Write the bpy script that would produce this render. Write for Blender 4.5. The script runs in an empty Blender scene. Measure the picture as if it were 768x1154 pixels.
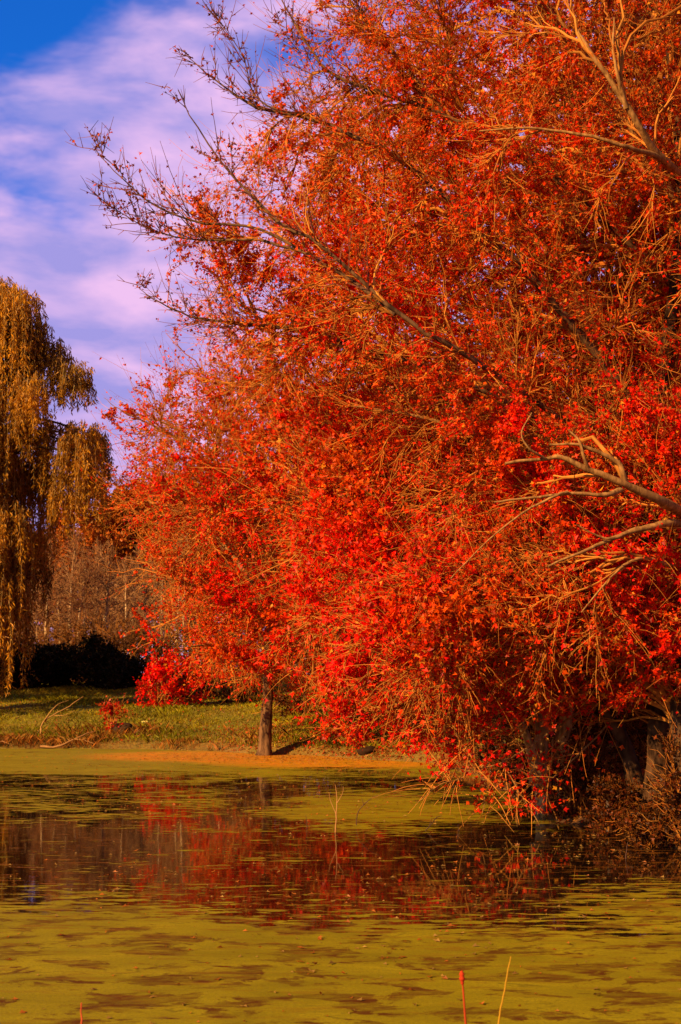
import bpy, math
import numpy as np
from mathutils import kdtree

rng = np.random.default_rng(11)
PI = math.pi
scene = bpy.context.scene
COL = scene.collection

# ------------------------------------------------------------------ camera
FPX, CX, CY = 1603.0, 384.0, 577.0          # focal length and centre, in pixels of a 768 x 1154 picture
HORIZON, EYE = 760.0, 2.73
TILT = math.atan((HORIZON - CY) / FPX)
FWD = np.array([0, math.cos(TILT), math.sin(TILT)])
UPV = np.array([0, -math.sin(TILT), math.cos(TILT)])
RIGHT = np.array([1.0, 0, 0])


def P(px, py, Y):
    """point at distance Y (metres along the ground) seen in direction (px, py)"""
    px, py, Y = np.broadcast_arrays(np.asarray(px, float), np.asarray(py, float), np.asarray(Y, float))
    d = RIGHT * ((px - CX) / FPX)[..., None] + UPV * ((CY - py) / FPX)[..., None] + FWD
    return d * (Y / d[..., 1])[..., None] + np.array([0, 0, EYE])


def on_level(px, py, z=0.0):
    px, py = np.asarray(px, float), np.asarray(py, float)
    d = RIGHT * ((px - CX) / FPX)[..., None] + UPV * ((CY - py) / FPX)[..., None] + FWD
    return d * ((z - EYE) / d[..., 2])[..., None] + np.array([0, 0, EYE])


def project(p):
    q = p - np.array([0, 0, EYE])
    f = q @ FWD
    return CX + FPX * (q @ RIGHT) / f, CY - FPX * (q @ UPV) / f


cam = bpy.data.cameras.new('camera')
cam.sensor_fit = 'VERTICAL'
cam.sensor_height = 36.0
cam.lens = 36.0 * FPX / 1154.0
cam.clip_end = 3000
cam.dof.use_dof = True
cam.dof.focus_distance = 26.0
cam.dof.aperture_fstop = 4.5
camo = bpy.data.objects.new('camera', cam)
COL.objects.link(camo)
camo.location = (0, 0, EYE)
camo.rotation_euler = (PI / 2 + TILT, 0, 0)
scene.camera = camo


# ------------------------------------------------------------------ small tools
def unit(v):
    return v / np.maximum(np.linalg.norm(v, axis=-1, keepdims=True), 1e-9)


def snoise(p, scale, seed):
    r = np.random.default_rng(seed)
    out = np.zeros(p.shape[:-1])
    for i in range(7):
        d = unit(r.normal(size=3))
        f = scale * (0.6 + 1.1 * r.random())
        out += np.sin((p @ d) * f + r.random() * 20 + 1.3 * np.sin((p @ unit(r.normal(size=3))) * f * 0.7))
    return out / 3.0


class MB:
    """collects quads for ONE mesh object"""

    def __init__(self):
        self.v, self.f, self.c, self.n = [], [], [], 0

    def add(self, V, F, C=None):
        V = np.asarray(V, float).reshape(-1, 3)
        self.v.append(V)
        self.f.append(np.asarray(F, np.int64).reshape(-1, 4) + self.n)
        if C is None:
            C = np.ones((len(V), 3)) * 0.5
        self.c.append(np.broadcast_to(np.asarray(C, float), (len(V), 3)))
        self.n += len(V)

    def build(self, name, mat, parent=None, smooth=False, loc=None):
        V, F, C = np.concatenate(self.v), np.concatenate(self.f), np.concatenate(self.c)
        if parent is not None:
            off = np.array(parent.location)
            if parent.parent is not None:
                off = off + np.array(parent.parent.location)
            V = V - off
        elif loc is not None:
            V = V - np.asarray(loc)
        me = bpy.data.meshes.new(name)
        me.vertices.add(len(V))
        me.vertices.foreach_set('co', V.astype(np.float32).ravel())
        me.loops.add(len(F) * 4)
        me.loops.foreach_set('vertex_index', F.astype(np.int32).ravel())
        me.polygons.add(len(F))
        me.polygons.foreach_set('loop_start', (np.arange(len(F)) * 4).astype(np.int32))
        me.polygons.foreach_set('use_smooth', np.full(len(F), smooth))
        me.update(calc_edges=True)
        ca = me.attributes.new('Col', 'FLOAT_COLOR', 'POINT')
        ca.data.foreach_set('color', np.concatenate([C, np.ones((len(C), 1))], 1).astype(np.float32).ravel())
        me.materials.append(mat)
        o = bpy.data.objects.new(name, me)
        COL.objects.link(o)
        if parent is not None:
            o.parent = parent
        elif loc is not None:
            o.location = tuple(loc)
        return o


def tag(o, label, cat, group=None):
    o['label'] = label
    o['category'] = cat
    if group:
        o['group'] = group
    return o


def thing(name, label, cat, loc, group=None):
    o = bpy.data.objects.new(name, None)
    o.empty_display_size = 0.3
    COL.objects.link(o)
    o.location = tuple(float(a) for a in loc)
    return tag(o, label, cat, group)


def dup(root, loc, rotz, scale, label, group=None):
    r = root.copy()
    COL.objects.link(r)
    r.location = tuple(float(a) for a in loc)
    r.rotation_euler = (0, 0, rotz)
    r.scale = scale if isinstance(scale, tuple) else (scale, scale, scale)
    r['label'] = label
    if group:
        r['group'] = group
    for ch in list(root.children):
        c = ch.copy()
        COL.objects.link(c)
        c.parent = r
        for g in list(ch.children):
            d = g.copy()
            COL.objects.link(d)
            d.parent = c
    return r


def spline(pts, k):
    pts = np.asarray(pts, float)
    p = np.concatenate([[2 * pts[0] - pts[1]], pts, [2 * pts[-1] - pts[-2]]])
    t = np.linspace(0, len(pts) - 1 - 1e-6, k)
    i = t.astype(int)
    u = (t - i)[:, None]
    a, b, c, d = p[i], p[i + 1], p[i + 2], p[i + 3]
    return 0.5 * (2 * b + (c - a) * u + (2 * a - 5 * b + 4 * c - d) * u ** 2 + (3 * b - a - 3 * c + d) * u ** 3)


def tubes(Pn, R, s=4, rough=0.0):
    Pn = np.asarray(Pn, float)
    R = np.asarray(R, float)
    N, k, _ = Pn.shape
    T = unit(np.gradient(Pn, axis=1))
    m = unit(Pn[:, -1] - Pn[:, 0])
    ref = np.where(np.abs(m[:, 2:3]) < 0.75, np.array([0, 0, 1.0]), np.array([1.0, 0.15, 0]))[:, None, :]
    U = unit(np.cross(T, np.broadcast_to(ref, T.shape)))
    W = np.cross(T, U)
    a = np.arange(s) / s * 2 * PI
    rr = R[:, :, None]
    if rough:
        ring = Pn[:, :, None] + U[:, :, None] * np.cos(a)[:, None] * 0.3 + W[:, :, None] * np.sin(a)[:, None] * 0.3
        rr = rr * (1 + rough * (snoise(ring * np.array([1, 1, 0.35]), 9, 5) + 0.6 * snoise(ring * np.array([1, 1, 0.25]), 26, 6)))
    rr = np.broadcast_to(rr, (N, k, s))[..., None]
    V = Pn[:, :, None] + rr * (U[:, :, None] * np.cos(a)[:, None] + W[:, :, None] * np.sin(a)[:, None])
    idx = np.arange(N * k * s).reshape(N, k, s)
    nx = np.roll(idx, -1, axis=2)
    F = np.stack([idx[:, :-1], nx[:, :-1], nx[:, 1:], idx[:, 1:]], -1)
    return V.reshape(-1, 3), F.reshape(-1, 4)


def in_poly(x, y, poly):
    poly = np.asarray(poly, float)
    ins = np.zeros(np.shape(x), bool)
    dmin = np.full(np.shape(x), 1e9)
    n = len(poly)
    for i in range(n):
        x1, y1 = poly[i]
        x2, y2 = poly[(i + 1) % n]
        c = (y1 > y) != (y2 > y)
        xi = x1 + (y - y1) * (x2 - x1) / (y2 - y1 if y2 != y1 else 1e-9)
        ins ^= c & (x < xi)
        L = (x2 - x1) ** 2 + (y2 - y1) ** 2
        t = np.clip(((x - x1) * (x2 - x1) + (y - y1) * (y2 - y1)) / L, 0, 1)
        dmin = np.minimum(dmin, np.hypot(x - x1 - t * (x2 - x1), y - y1 - t * (y2 - y1)))
    return ins, dmin


# ------------------------------------------------------------------ materials
def new_mat(name):
    m = bpy.data.materials.new(name)
    m.use_nodes = True
    nt = m.node_tree
    nt.nodes.clear()
    out = nt.nodes.new('ShaderNodeOutputMaterial')
    return m, nt, out


def N(nt, kind, **kw):
    n = nt.nodes.new(kind)
    for k, v in kw.items():
        if k.startswith('i_'):
            key = k[2:]
            n.inputs[int(key) if key.isdigit() else key.replace('_', ' ')].default_value = v
        else:
            setattr(n, k, v)
    return n


def math_(nt, op, a, b=None, c=None, clamp=False):
    n = nt.nodes.new('ShaderNodeMath')
    n.operation = op
    n.use_clamp = clamp
    for i, q in enumerate((a, b, c)):
        if q is None:
            continue
        if isinstance(q, (int, float)):
            n.inputs[i].default_value = q
        else:
            nt.links.new(q, n.inputs[i])
    return n.outputs[0]


def mixc(nt, fac, a, b):
    n = nt.nodes.new('ShaderNodeMix')
    n.data_type = 'RGBA'
    for i, q in ((0, fac), (6, a), (7, b)):
        if isinstance(q, (int, float)):
            n.inputs[i].default_value = q
        elif isinstance(q, tuple):
            n.inputs[i].default_value = (*q, 1)
        else:
            nt.links.new(q, n.inputs[i])
    return n.outputs[2]


def ramp(nt, fac, stops, interp='LINEAR'):
    n = nt.nodes.new('ShaderNodeValToRGB')
    n.color_ramp.interpolation = interp
    e = n.color_ramp.elements
    while len(e) < len(stops):
        e.new(0.5)
    for q, (p, c) in zip(e, stops):
        q.position = p
        q.color = (c, c, c, 1) if isinstance(c, (int, float)) else (*c, 1)
    nt.links.new(fac, n.inputs[0])
    return n.outputs[0]


def leaf_material(name, trans=0.35, gloss=0.04):
    m, nt, out = new_mat(name)
    at = N(nt, 'ShaderNodeAttribute', attribute_name='Col')
    d = N(nt, 'ShaderNodeBsdfDiffuse')
    t = N(nt, 'ShaderNodeBsdfTranslucent')
    g = N(nt, 'ShaderNodeBsdfGlossy')
    g.inputs['Roughness'].default_value = 0.45
    g.inputs['Color'].default_value = (0.9, 0.8, 0.6, 1)
    nt.links.new(at.outputs['Color'], d.inputs['Color'])
    nt.links.new(at.outputs['Color'], t.inputs['Color'])
    mx = N(nt, 'ShaderNodeMixShader')
    mx.inputs[0].default_value = trans
    nt.links.new(d.outputs[0], mx.inputs[1])
    nt.links.new(t.outputs[0], mx.inputs[2])
    m2 = N(nt, 'ShaderNodeMixShader')
    m2.inputs[0].default_value = gloss
    nt.links.new(mx.outputs[0], m2.inputs[1])
    nt.links.new(g.outputs[0], m2.inputs[2])
    nt.links.new(m2.outputs[0], out.inputs[0])
    return m


def bark_material(name, c1, c2, c3, sc=9.0):
    m, nt, out = new_mat(name)
    tc = N(nt, 'ShaderNodeTexCoord')
    mp = N(nt, 'ShaderNodeMapping')
    mp.inputs['Scale'].default_value = (1, 1, 0.3)
    nt.links.new(tc.outputs['Object'], mp.inputs[0])
    n1 = N(nt, 'ShaderNodeTexNoise', i_Scale=sc, i_Detail=5.0, i_Roughness=0.6)
    n2 = N(nt, 'ShaderNodeTexNoise', i_Scale=2.2, i_Detail=4.0)
    nt.links.new(mp.outputs[0], n1.inputs[0])
    nt.links.new(tc.outputs['Object'], n2.inputs[0])
    base = mixc(nt, ramp(nt, n1.outputs[0], [(0.38, 0.0), (0.62, 1.0)]), c1, c2)
    col = mixc(nt, ramp(nt, n2.outputs[0], [(0.52, 0.0), (0.66, 0.8)]), base, c3)
    b = N(nt, 'ShaderNodeBsdfPrincipled', i_Roughness=0.85)
    b.inputs['Specular IOR Level'].default_value = 0.04
    bp = N(nt, 'ShaderNodeBump', i_Strength=0.35, i_Distance=0.02)
    nt.links.new(n1.outputs[0], bp.inputs['Height'])
    nt.links.new(bp.outputs[0], b.inputs['Normal'])
    nt.links.new(col, b.inputs['Base Color'])
    nt.links.new(b.outputs[0], out.inputs[0])
    return m


def plain_attr_material(name, rough=0.8):
    m, nt, out = new_mat(name)
    at = N(nt, 'ShaderNodeAttribute', attribute_name='Col')
    b = N(nt, 'ShaderNodeBsdfPrincipled', i_Roughness=rough)
    b.inputs['Specular IOR Level'].default_value = 0.04
    n1 = N(nt, 'ShaderNodeTexNoise', i_Scale=6.0, i_Detail=3.0)
    tc = N(nt, 'ShaderNodeTexCoord')
    nt.links.new(tc.outputs['Object'], n1.inputs[0])
    hs = N(nt, 'ShaderNodeHueSaturation')
    nt.links.new(at.outputs['Color'], hs.inputs['Color'])
    nt.links.new(math_(nt, 'MULTIPLY_ADD', n1.outputs[0], 1.2, 0.4), hs.inputs['Value'])
    nt.links.new(hs.outputs[0], b.inputs['Base Color'])
    nt.links.new(b.outputs[0], out.inputs[0])
    return m


M_LEAF = leaf_material('maple_leaf', 0.45, 0.008)
M_WILLOW = leaf_material('willow_leaf', 0.3, 0.01)
M_DARKLEAF = leaf_material('evergreen_leaf', 0.1, 0.006)
M_GRASS = leaf_material('grass_blade', 0.25, 0.005)
M_BARK = bark_material('maple_bark', (0.04, 0.015, 0.005), (0.18, 0.075, 0.022), (0.13, 0.055, 0.018))
M_BARKDARK = bark_material('shade_dark_bark', (0.018, 0.007, 0.002), (0.075, 0.028, 0.008), (0.12, 0.050, 0.016))  # canopy shade over the right bank trunks is put into this dark colour
M_SUNBARK = bark_material('sunlit_tan_maple_bark', (0.16, 0.07, 0.02), (0.50, 0.24, 0.07), (0.36, 0.16, 0.045))  # sunlit tan put into the bark colour of the shaded twin stems
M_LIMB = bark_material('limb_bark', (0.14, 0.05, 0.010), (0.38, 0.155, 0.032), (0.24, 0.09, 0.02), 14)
M_TWIG = plain_attr_material('twig_bark')
M_STEM = plain_attr_material('dry_stem')
TWIGC = np.array([0.40, 0.115, 0.012])

# ------------------------------------------------------------------ pond outline and ground
shore_px = [(-240, 845), (0, 843.5), (120, 844), (230, 846), (300, 850), (380, 853), (480, 860), (530, 870), (560, 882),
            (600, 905), (640, 924), (700, 941), (768, 960), (860, 985)]
shore = [tuple(on_level(a, b)[:2]) for a, b in shore_px]
POND = [(-45, 34), (-36, 47)] + shore + [(8.6, 14), (9.6, 10), (9, 7.2), (5, 6.2), (-4, 6.4), (-15, 7), (-30, 12), (-42, 22)]


def land(x, y):
    ins, d = in_poly(x, y, POND)
    wob = 0.35 * np.sin(x * 1.9 + 0.7 * np.sin(y * 0.8)) + 0.25 * np.sin(y * 2.3 + x * 0.6)
    return np.where(ins, -d, d) + wob * 0.45


def ground_z(x, y):
    x, y = np.asarray(x, float), np.asarray(y, float)
    d = land(x, y)
    dp = np.maximum(d, 0)
    far = 1 / (1 + np.exp(-(y - 40) / 3.0))
    slope = 2.35 * (1 - np.exp(-dp / 12.0))
    right = 1.5 * (1 - np.exp(-dp / 6.0)) + 0.22 * (1 - np.exp(-dp / 0.5))
    z = far * (slope + 0.16 * (1 - np.exp(-dp / 0.35))) + (1 - far) * right
    p = np.stack([x, y, 0 * x], -1)
    z = z + np.minimum(dp * 0.2, 1) * 0.10 * snoise(p, 0.5, 3) + np.minimum(dp, 1) * 0.03 * snoise(p, 2.2, 4)
    return np.where(d > 0, z, np.maximum(d * 0.35, -1.2))


def gpt(px, py, Y):
    """ground point: across as seen at px, at distance Y"""
    q = P(px, py, Y)
    return np.array([q[0], q[1], float(ground_z(q[0], q[1]))])


def axis(dense0, dense1, step, far0, far1, n):
    a = dense0 - (np.geomspace(1, 1 + dense0 - far0, n)[1:] - 1)
    b = dense1 + (np.geomspace(1, 1 + far1 - dense1, n)[1:] - 1)
    return np.concatenate([a[::-1], np.arange(dense0, dense1 + 1e-6, step), b])


gx = axis(-22, 10, 0.22, -900, 900, 24)
gy = axis(18, 76, 0.25, -300, 1800, 26)
GX, GY = np.meshgrid(gx, gy)
GZ = ground_z(GX, GY)
ny, nx_ = GX.shape
gi = np.arange(ny * nx_).reshape(ny, nx_)
gF = np.stack([gi[:-1, :-1], gi[:-1, 1:], gi[1:, 1:], gi[1:, :-1]], -1)
gV = np.stack([GX, GY, GZ], -1).reshape(-1, 3)
gd = land(gV[:, 0], gV[:, 1])
litter = np.clip(1 - (gV[:, 1] - 38) / 6, 0, 1)                       # right bank: leaf litter
edge = np.exp(-np.maximum(gd, 0) / 1.6)
gC = np.zeros_like(gV)
gC[:, 0], gC[:, 1] = litter, edge
mb = MB()
mb.add(gV, gF, gC)
m, nt, out = new_mat('bank_ground')
at = N(nt, 'ShaderNodeAttribute', attribute_name='Col')
sep = N(nt, 'ShaderNodeSeparateColor')
nt.links.new(at.outputs['Color'], sep.inputs[0])
geo = N(nt, 'ShaderNodeNewGeometry')
n1 = N(nt, 'ShaderNodeTexNoise', i_Scale=0.6, i_Detail=6.0, i_Roughness=0.65)
n2 = N(nt, 'ShaderNodeTexNoise', i_Scale=7.0, i_Detail=6.0, i_Roughness=0.7)
nt.links.new(geo.outputs['Position'], n1.inputs[0])
nt.links.new(geo.outputs['Position'], n2.inputs[0])
gr = mixc(nt, ramp(nt, n1.outputs[0], [(0.4, 0.0), (0.62, 1.0)]), (0.17, 0.125, 0.002), (0.28, 0.14, 0.005))
gr = mixc(nt, ramp(nt, n2.outputs[0], [(0.45, 0.0), (0.7, 0.8)]), gr, (0.07, 0.055, 0.004))
lit = mixc(nt, ramp(nt, n2.outputs[0], [(0.42, 0.0), (0.6, 1.0)]), (0.06, 0.022, 0.008), (0.20, 0.07, 0.012))
dry = mixc(nt, ramp(nt, n2.outputs[0], [(0.4, 0.0), (0.65, 1.0)]), (0.24, 0.10, 0.014), (0.12, 0.06, 0.012))
c = mixc(nt, math_(nt, 'MULTIPLY', sep.outputs[1], math_(nt, 'MULTIPLY_ADD', n1.outputs[0], 1.3, 0.1), clamp=True), gr, dry)
c = mixc(nt, sep.outputs[0], c, lit)
b = N(nt, 'ShaderNodeBsdfPrincipled', i_Roughness=0.95)
b.inputs['Specular IOR Level'].default_value = 0.1
bp = N(nt, 'ShaderNodeBump', i_Strength=0.8, i_Distance=0.06)
nt.links.new(n2.outputs[0], bp.inputs['Height'])
nt.links.new(bp.outputs[0], b.inputs['Normal'])
nt.links.new(c, b.inputs['Base Color'])
nt.links.new(b.outputs[0], out.inputs[0])
ground = mb.build('ground', m, smooth=True)
ground['kind'] = 'structure'

# ------------------------------------------------------------------ pond water with its duckweed film
mb = MB()
xs, ys = np.linspace(-50, 14, 33), np.linspace(4, 58, 28)
WX, WY = np.meshgrid(xs, ys)
wi = np.arange(WX.size).reshape(WX.shape)
mb.add(np.stack([WX, WY, 0 * WX], -1), np.stack([wi[:-1, :-1], wi[:-1, 1:], wi[1:, 1:], wi[1:, :-1]], -1))
m, nt, out = new_mat('duckweed_water')
geo = N(nt, 'ShaderNodeNewGeometry')
sp = N(nt, 'ShaderNodeSeparateXYZ')
nt.links.new(geo.outputs['Position'], sp.inputs[0])
X, Y_ = sp.outputs[0], sp.outputs[1]


def stretched(sx, sy, scale, detail, rough, dist=0.0):
    mp = N(nt, 'ShaderNodeMapping')
    mp.inputs['Scale'].default_value = (sx, sy, 1)
    nt.links.new(geo.outputs['Position'], mp.inputs[0])
    t = N(nt, 'ShaderNodeTexNoise', i_Scale=scale, i_Detail=detail, i_Roughness=rough)
    t.inputs['Distortion'].default_value = dist
    nt.links.new(mp.outputs[0], t.inputs[0])
    return t.outputs[0]


def blob(px, py, rx, ry_px):
    """soft oval patch on the pond, 1 at its middle"""
    c = on_level(px, py)
    ry = abs(on_level(px, py - ry_px)[1] - on_level(px, py + ry_px)[1]) / 2
    r = rx / FPX * c[1]
    a = math_(nt, 'POWER', math_(nt, 'DIVIDE', math_(nt, 'SUBTRACT', X, float(c[0])), float(r)), 2.0)
    b_ = math_(nt, 'POWER', math_(nt, 'DIVIDE', math_(nt, 'SUBTRACT', Y_, float(c[1])), float(ry)), 2.0)
    return math_(nt, 'SUBTRACT', 1.0, math_(nt, 'ADD', a, b_), clamp=True)


def yy(py):
    return float(on_level(384, py)[1]) / 60.0


big = stretched(0.35, 0.8, 0.9, 5.0, 0.62, 0.6)
streak = stretched(0.30, 1.0, 6.0, 4.0, 0.6, 0.2)
fine = stretched(0.5, 1.3, 4.5, 6.0, 0.7, 0.4)
yn = math_(nt, 'DIVIDE', math_(nt, 'MULTIPLY_ADD', math_(nt, 'SUBTRACT', big, 0.5), 9.0, Y_), 60.0)
cover = ramp(nt, yn, [(yy(1154), 0.95), (yy(1075), 0.88), (yy(1060), 0.74), (yy(1038), 0.46), (yy(1018), 0.26), (yy(985), 0.18), (yy(940), 0.16),
                      (yy(915), 0.40), (yy(896), 0.52), (yy(885), 0.25), (yy(874), 0.55), (yy(866), 0.95), (yy(840), 1.0)])
for (px, py, rx, ry, amt) in [(420, 915, 150, 26, 0.55), (720, 1010, 120, 40, 0.5), (560, 900, 110, 14, 0.22), (250, 1060, 160, 25, 0.2),
                              (90, 938, 150, 16, -0.25), (720, 950, 110, 16, -0.35), (480, 985, 220, 30, -0.15), (400, 868, 90, 7, -0.45),
                              (560, 880, 90, 12, -0.3), (660, 925, 60, 8, 0.3), (70, 1046, 230, 52, 0.45), (295, 904, 55, 26, -0.3), (640, 985, 150, 26, -0.2), (700, 965, 110, 12, -0.25)]:
    cover = math_(nt, 'MULTIPLY_ADD', blob(px, py, rx, ry), amt, cover)
amp = ramp(nt, yn, [(yy(1150), 0.45), (yy(1060), 0.55), (yy(1035), 0.9), (yy(1015), 1.0)])
v = math_(nt, 'ADD', math_(nt, 'MULTIPLY_ADD', math_(nt, 'SUBTRACT', big, 0.5), 1.5, cover), math_(nt, 'MULTIPLY', amp, math_(nt, 'MULTIPLY_ADD', math_(nt, 'SUBTRACT', streak, 0.5), 2.3, math_(nt, 'MULTIPLY', math_(nt, 'SUBTRACT', fine, 0.5), 1.9))))
weed = ramp(nt, v, [(0.25, 0.0), (0.42, 0.10), (0.48, 0.2), (0.53, 1.0)])
# duckweed colour: olive, with swirls, rusty algae patches and fallen-leaf carpets
swirl = stretched(0.25, 0.5, 1.4, 6.0, 0.6, 2.2)
speck = stretched(1, 1, 30, 3.0, 0.8)
wc = mixc(nt, ramp(nt, swirl, [(0.36, 0.0), (0.64, 1.0)]), (0.185, 0.112, 0.001), (0.275, 0.168, 0.002))
wc = mixc(nt, ramp(nt, speck, [(0.46, 0.0), (0.7, 0.7)]), wc, (0.13, 0.075, 0.003))
vein = stretched(0.3, 0.7, 1.1, 4.0, 0.5, 3.0)
wc = mixc(nt, math_(nt, 'MULTIPLY', ramp(nt, vein, [(0.485, 0.0), (0.5, 1.0), (0.515, 0.0)]), ramp(nt, swirl, [(0.5, 0.0), (0.6, 0.6)])), wc, (0.05, 0.026, 0.002))
patch = stretched(0.62, 0.95, 2.1, 7.0, 0.66, 0.5)
pf = math_(nt, 'MULTIPLY', ramp(nt, patch, [(0.515, 0.0), (0.55, 1.0)]), ramp(nt, yn, [(yy(1154), 0.95), (yy(1030), 0.95), (yy(1000), 0.4), (yy(960), 0.0)]))
pf = math_(nt, 'MULTIPLY', pf, ramp(nt, fine, [(0.40, 1.0), (0.62, 0.2)]))
wc = mixc(nt, pf, wc, (0.080, 0.016, 0.001))
wc = mixc(nt, ramp(nt, v, [(0.46, 1.0), (0.62, 0.0)]), wc, (0.085, 0.028, 0.003))
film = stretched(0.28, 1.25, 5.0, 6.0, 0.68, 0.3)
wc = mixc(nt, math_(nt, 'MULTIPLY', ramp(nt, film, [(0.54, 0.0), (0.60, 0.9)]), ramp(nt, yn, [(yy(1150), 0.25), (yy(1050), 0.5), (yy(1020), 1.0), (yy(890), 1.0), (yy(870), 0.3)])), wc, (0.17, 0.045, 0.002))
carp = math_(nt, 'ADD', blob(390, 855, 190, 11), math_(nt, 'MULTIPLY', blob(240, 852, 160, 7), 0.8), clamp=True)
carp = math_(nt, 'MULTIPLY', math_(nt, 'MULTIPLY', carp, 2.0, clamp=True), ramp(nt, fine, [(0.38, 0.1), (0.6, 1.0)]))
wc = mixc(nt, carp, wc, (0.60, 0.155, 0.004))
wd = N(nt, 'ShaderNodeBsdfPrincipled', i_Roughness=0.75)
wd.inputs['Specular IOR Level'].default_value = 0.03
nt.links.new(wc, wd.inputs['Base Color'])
bw = N(nt, 'ShaderNodeBump', i_Strength=0.5, i_Distance=0.01)
nt.links.new(speck, bw.inputs['Height'])
nt.links.new(bw.outputs[0], wd.inputs['Normal'])
op = N(nt, 'ShaderNodeBsdfPrincipled', i_Roughness=0.03)
op.inputs['Base Color'].default_value = (0.008, 0.003, 0.001, 1)
op.inputs['IOR'].default_value = 1.33
rp = stretched(0.6, 1.0, 3.0, 3.0, 0.5)
bo = N(nt, 'ShaderNodeBump', i_Strength=0.05, i_Distance=0.02)
nt.links.new(rp, bo.inputs['Height'])
nt.links.new(bo.outputs[0], op.inputs['Normal'])
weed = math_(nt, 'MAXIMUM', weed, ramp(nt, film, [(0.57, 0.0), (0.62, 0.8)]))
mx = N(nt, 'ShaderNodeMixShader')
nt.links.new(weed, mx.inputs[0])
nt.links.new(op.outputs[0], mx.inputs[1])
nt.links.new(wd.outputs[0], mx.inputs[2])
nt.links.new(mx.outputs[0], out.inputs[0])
water = mb.build('water', m)
water['kind'] = 'structure'


# ------------------------------------------------------------------ growing plants
class Skel:
    def __init__(self):
        self.pos = np.zeros((0, 3))
        self.dir = np.zeros((0, 3))
        self.rad = np.zeros(0)
        self.prev = np.zeros(0, int)

    def add(self, Pn, R, start=None):
        Nn, k, _ = Pn.shape
        T = unit(np.gradient(Pn, axis=1))
        n0 = len(self.pos)
        first = 0 if start is None else 1
        kk = k - first
        idx = n0 + np.arange(Nn * kk).reshape(Nn, kk)
        prev = np.empty((Nn, kk), int)
        prev[:, 1:] = idx[:, :-1]
        prev[:, 0] = idx[:, 0] if start is None else start
        self.pos = np.concatenate([self.pos, Pn[:, first:].reshape(-1, 3)])
        self.dir = np.concatenate([self.dir, T[:, first:].reshape(-1, 3)])
        self.rad = np.concatenate([self.rad, R[:, first:].ravel()])
        self.prev = np.concatenate([self.prev, prev.ravel()])

    def nearest(self, T, lo=0):
        kd = kdtree.KDTree(len(self.pos) - lo)
        for i, p in enumerate(self.pos[lo:].tolist()):
            kd.insert(p, i)
        kd.balance()
        r = [kd.find(t) for t in T.tolist()]
        return np.array([q[1] for q in r]) + lo, np.array([q[2] for q in r])

    def grow(self, T, k, back=0.6, rk=0.012, rtip=0.003, lift=0.0, wob=0.05, bend=0.5, maxlen=None):
        j, d = self.nearest(T)
        if maxlen is not None:
            over = d > maxlen
            T = np.where(over[:, None], self.pos[j] + (T - self.pos[j]) * (maxlen / np.maximum(d, 1e-6))[:, None], T)
            d = np.minimum(d, maxlen)
        acc = np.zeros(len(T))
        for _ in range(30):
            pj = self.prev[j]
            go = acc < back * d
            acc += np.where(go, np.linalg.norm(self.pos[j] - self.pos[pj], axis=1) + 1e-6, 0)
            j = np.where(go, pj, j)
        S = self.pos[j]
        d = np.linalg.norm(T - S, axis=1)
        c1 = S + self.dir[j] * (bend * d)[:, None]
        c2 = T - unit(T - S) * (0.3 * d)[:, None] - np.array([0, 0, 1]) * (lift * d)[:, None]
        t = np.linspace(0, 1, k)[None, :, None]
        Q = S[:, None] * (1 - t) ** 3 + 3 * c1[:, None] * t * (1 - t) ** 2 + 3 * c2[:, None] * t * t * (1 - t) + T[:, None] * t ** 3
        w = rng.normal(size=Q.shape) * wob * d[:, None, None] * np.sqrt(t * (1 - t) + 0.02)
        w[:, 0] = 0
        Q = Q + w
        r0 = np.minimum(self.rad[j] * 0.7, rtip + rk * d)
        R = r0[:, None] * (1 - t[..., 0]) ** 0.8 + rtip * (1 - (1 - t[..., 0]) ** 0.8)
        R = np.minimum(R, np.maximum(r0[:, None], rtip))
        self.add(Q, R, j)
        return Q, R


LEAF_U = np.array([0.0, 0.50, 0.17, 0.0, -0.17, -0.50])
LEAF_V = np.array([0.0, 0.52, 0.58, 1.05, 0.58, 0.52])
LEAF_F = np.array([[0, 1, 2, 3], [0, 3, 4, 5]])
KITE_U = np.array([0.0, 0.36, 0.0, -0.36])
KITE_V = np.array([0.0, 0.5, 1.05, 0.5])
WILLOW_U = np.array([0.0, 0.12, 0.0, -0.12])
BLADE_U = np.array([0.0, 0.10, 0.0, -0.10])


def leaves(mb, pts, size, cols, lobed=True, aim=None, aimw=0.6, narrow=False, updown=0.35):
    n = len(pts)
    U, Vv, F = (LEAF_U, LEAF_V, LEAF_F) if lobed else (WILLOW_U if narrow == 'willow' else BLADE_U if narrow else KITE_U, KITE_V, np.array([[0, 1, 2, 3]]))
    ax = rng.normal(size=(n, 3))
    ax[:, 2] -= updown
    if aim is not None:
        ax = unit(ax) * (1 - aimw) + aim * aimw
    ax = unit(ax)
    sd = unit(np.cross(ax, rng.normal(size=(n, 3))))
    nr = np.cross(sd, ax)
    s = np.asarray(size, float).reshape(-1, 1, 1) * np.ones((n, 1, 1))
    fold = np.abs(U)[None, :, None] * (0.25 + 0.5 * rng.random((n, 1, 1)))
    curl = ((Vv ** 2)[None, :, None]) * (rng.normal(size=(n, 1, 1)) * 0.22)
    V = pts[:, None] + s * (sd[:, None] * U[None, :, None] + ax[:, None] * Vv[None, :, None] + nr[:, None] * (fold + curl))
    k = len(U)
    idx = (np.arange(n) * k)[:, None, None] + F[None]
    C = np.repeat(cols, k, axis=0)
    mb.add(V.reshape(-1, 3), idx.reshape(-1, 4), C)


RED = np.array([0.88, 0.006, 0.001])
CRIM = np.array([0.42, 0.004, 0.001])
ORNG = np.array([0.72, 0.078, 0.001])
RUST = np.array([0.28, 0.034, 0.002])
GOLD = np.array([0.70, 0.22, 0.008])


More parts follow.
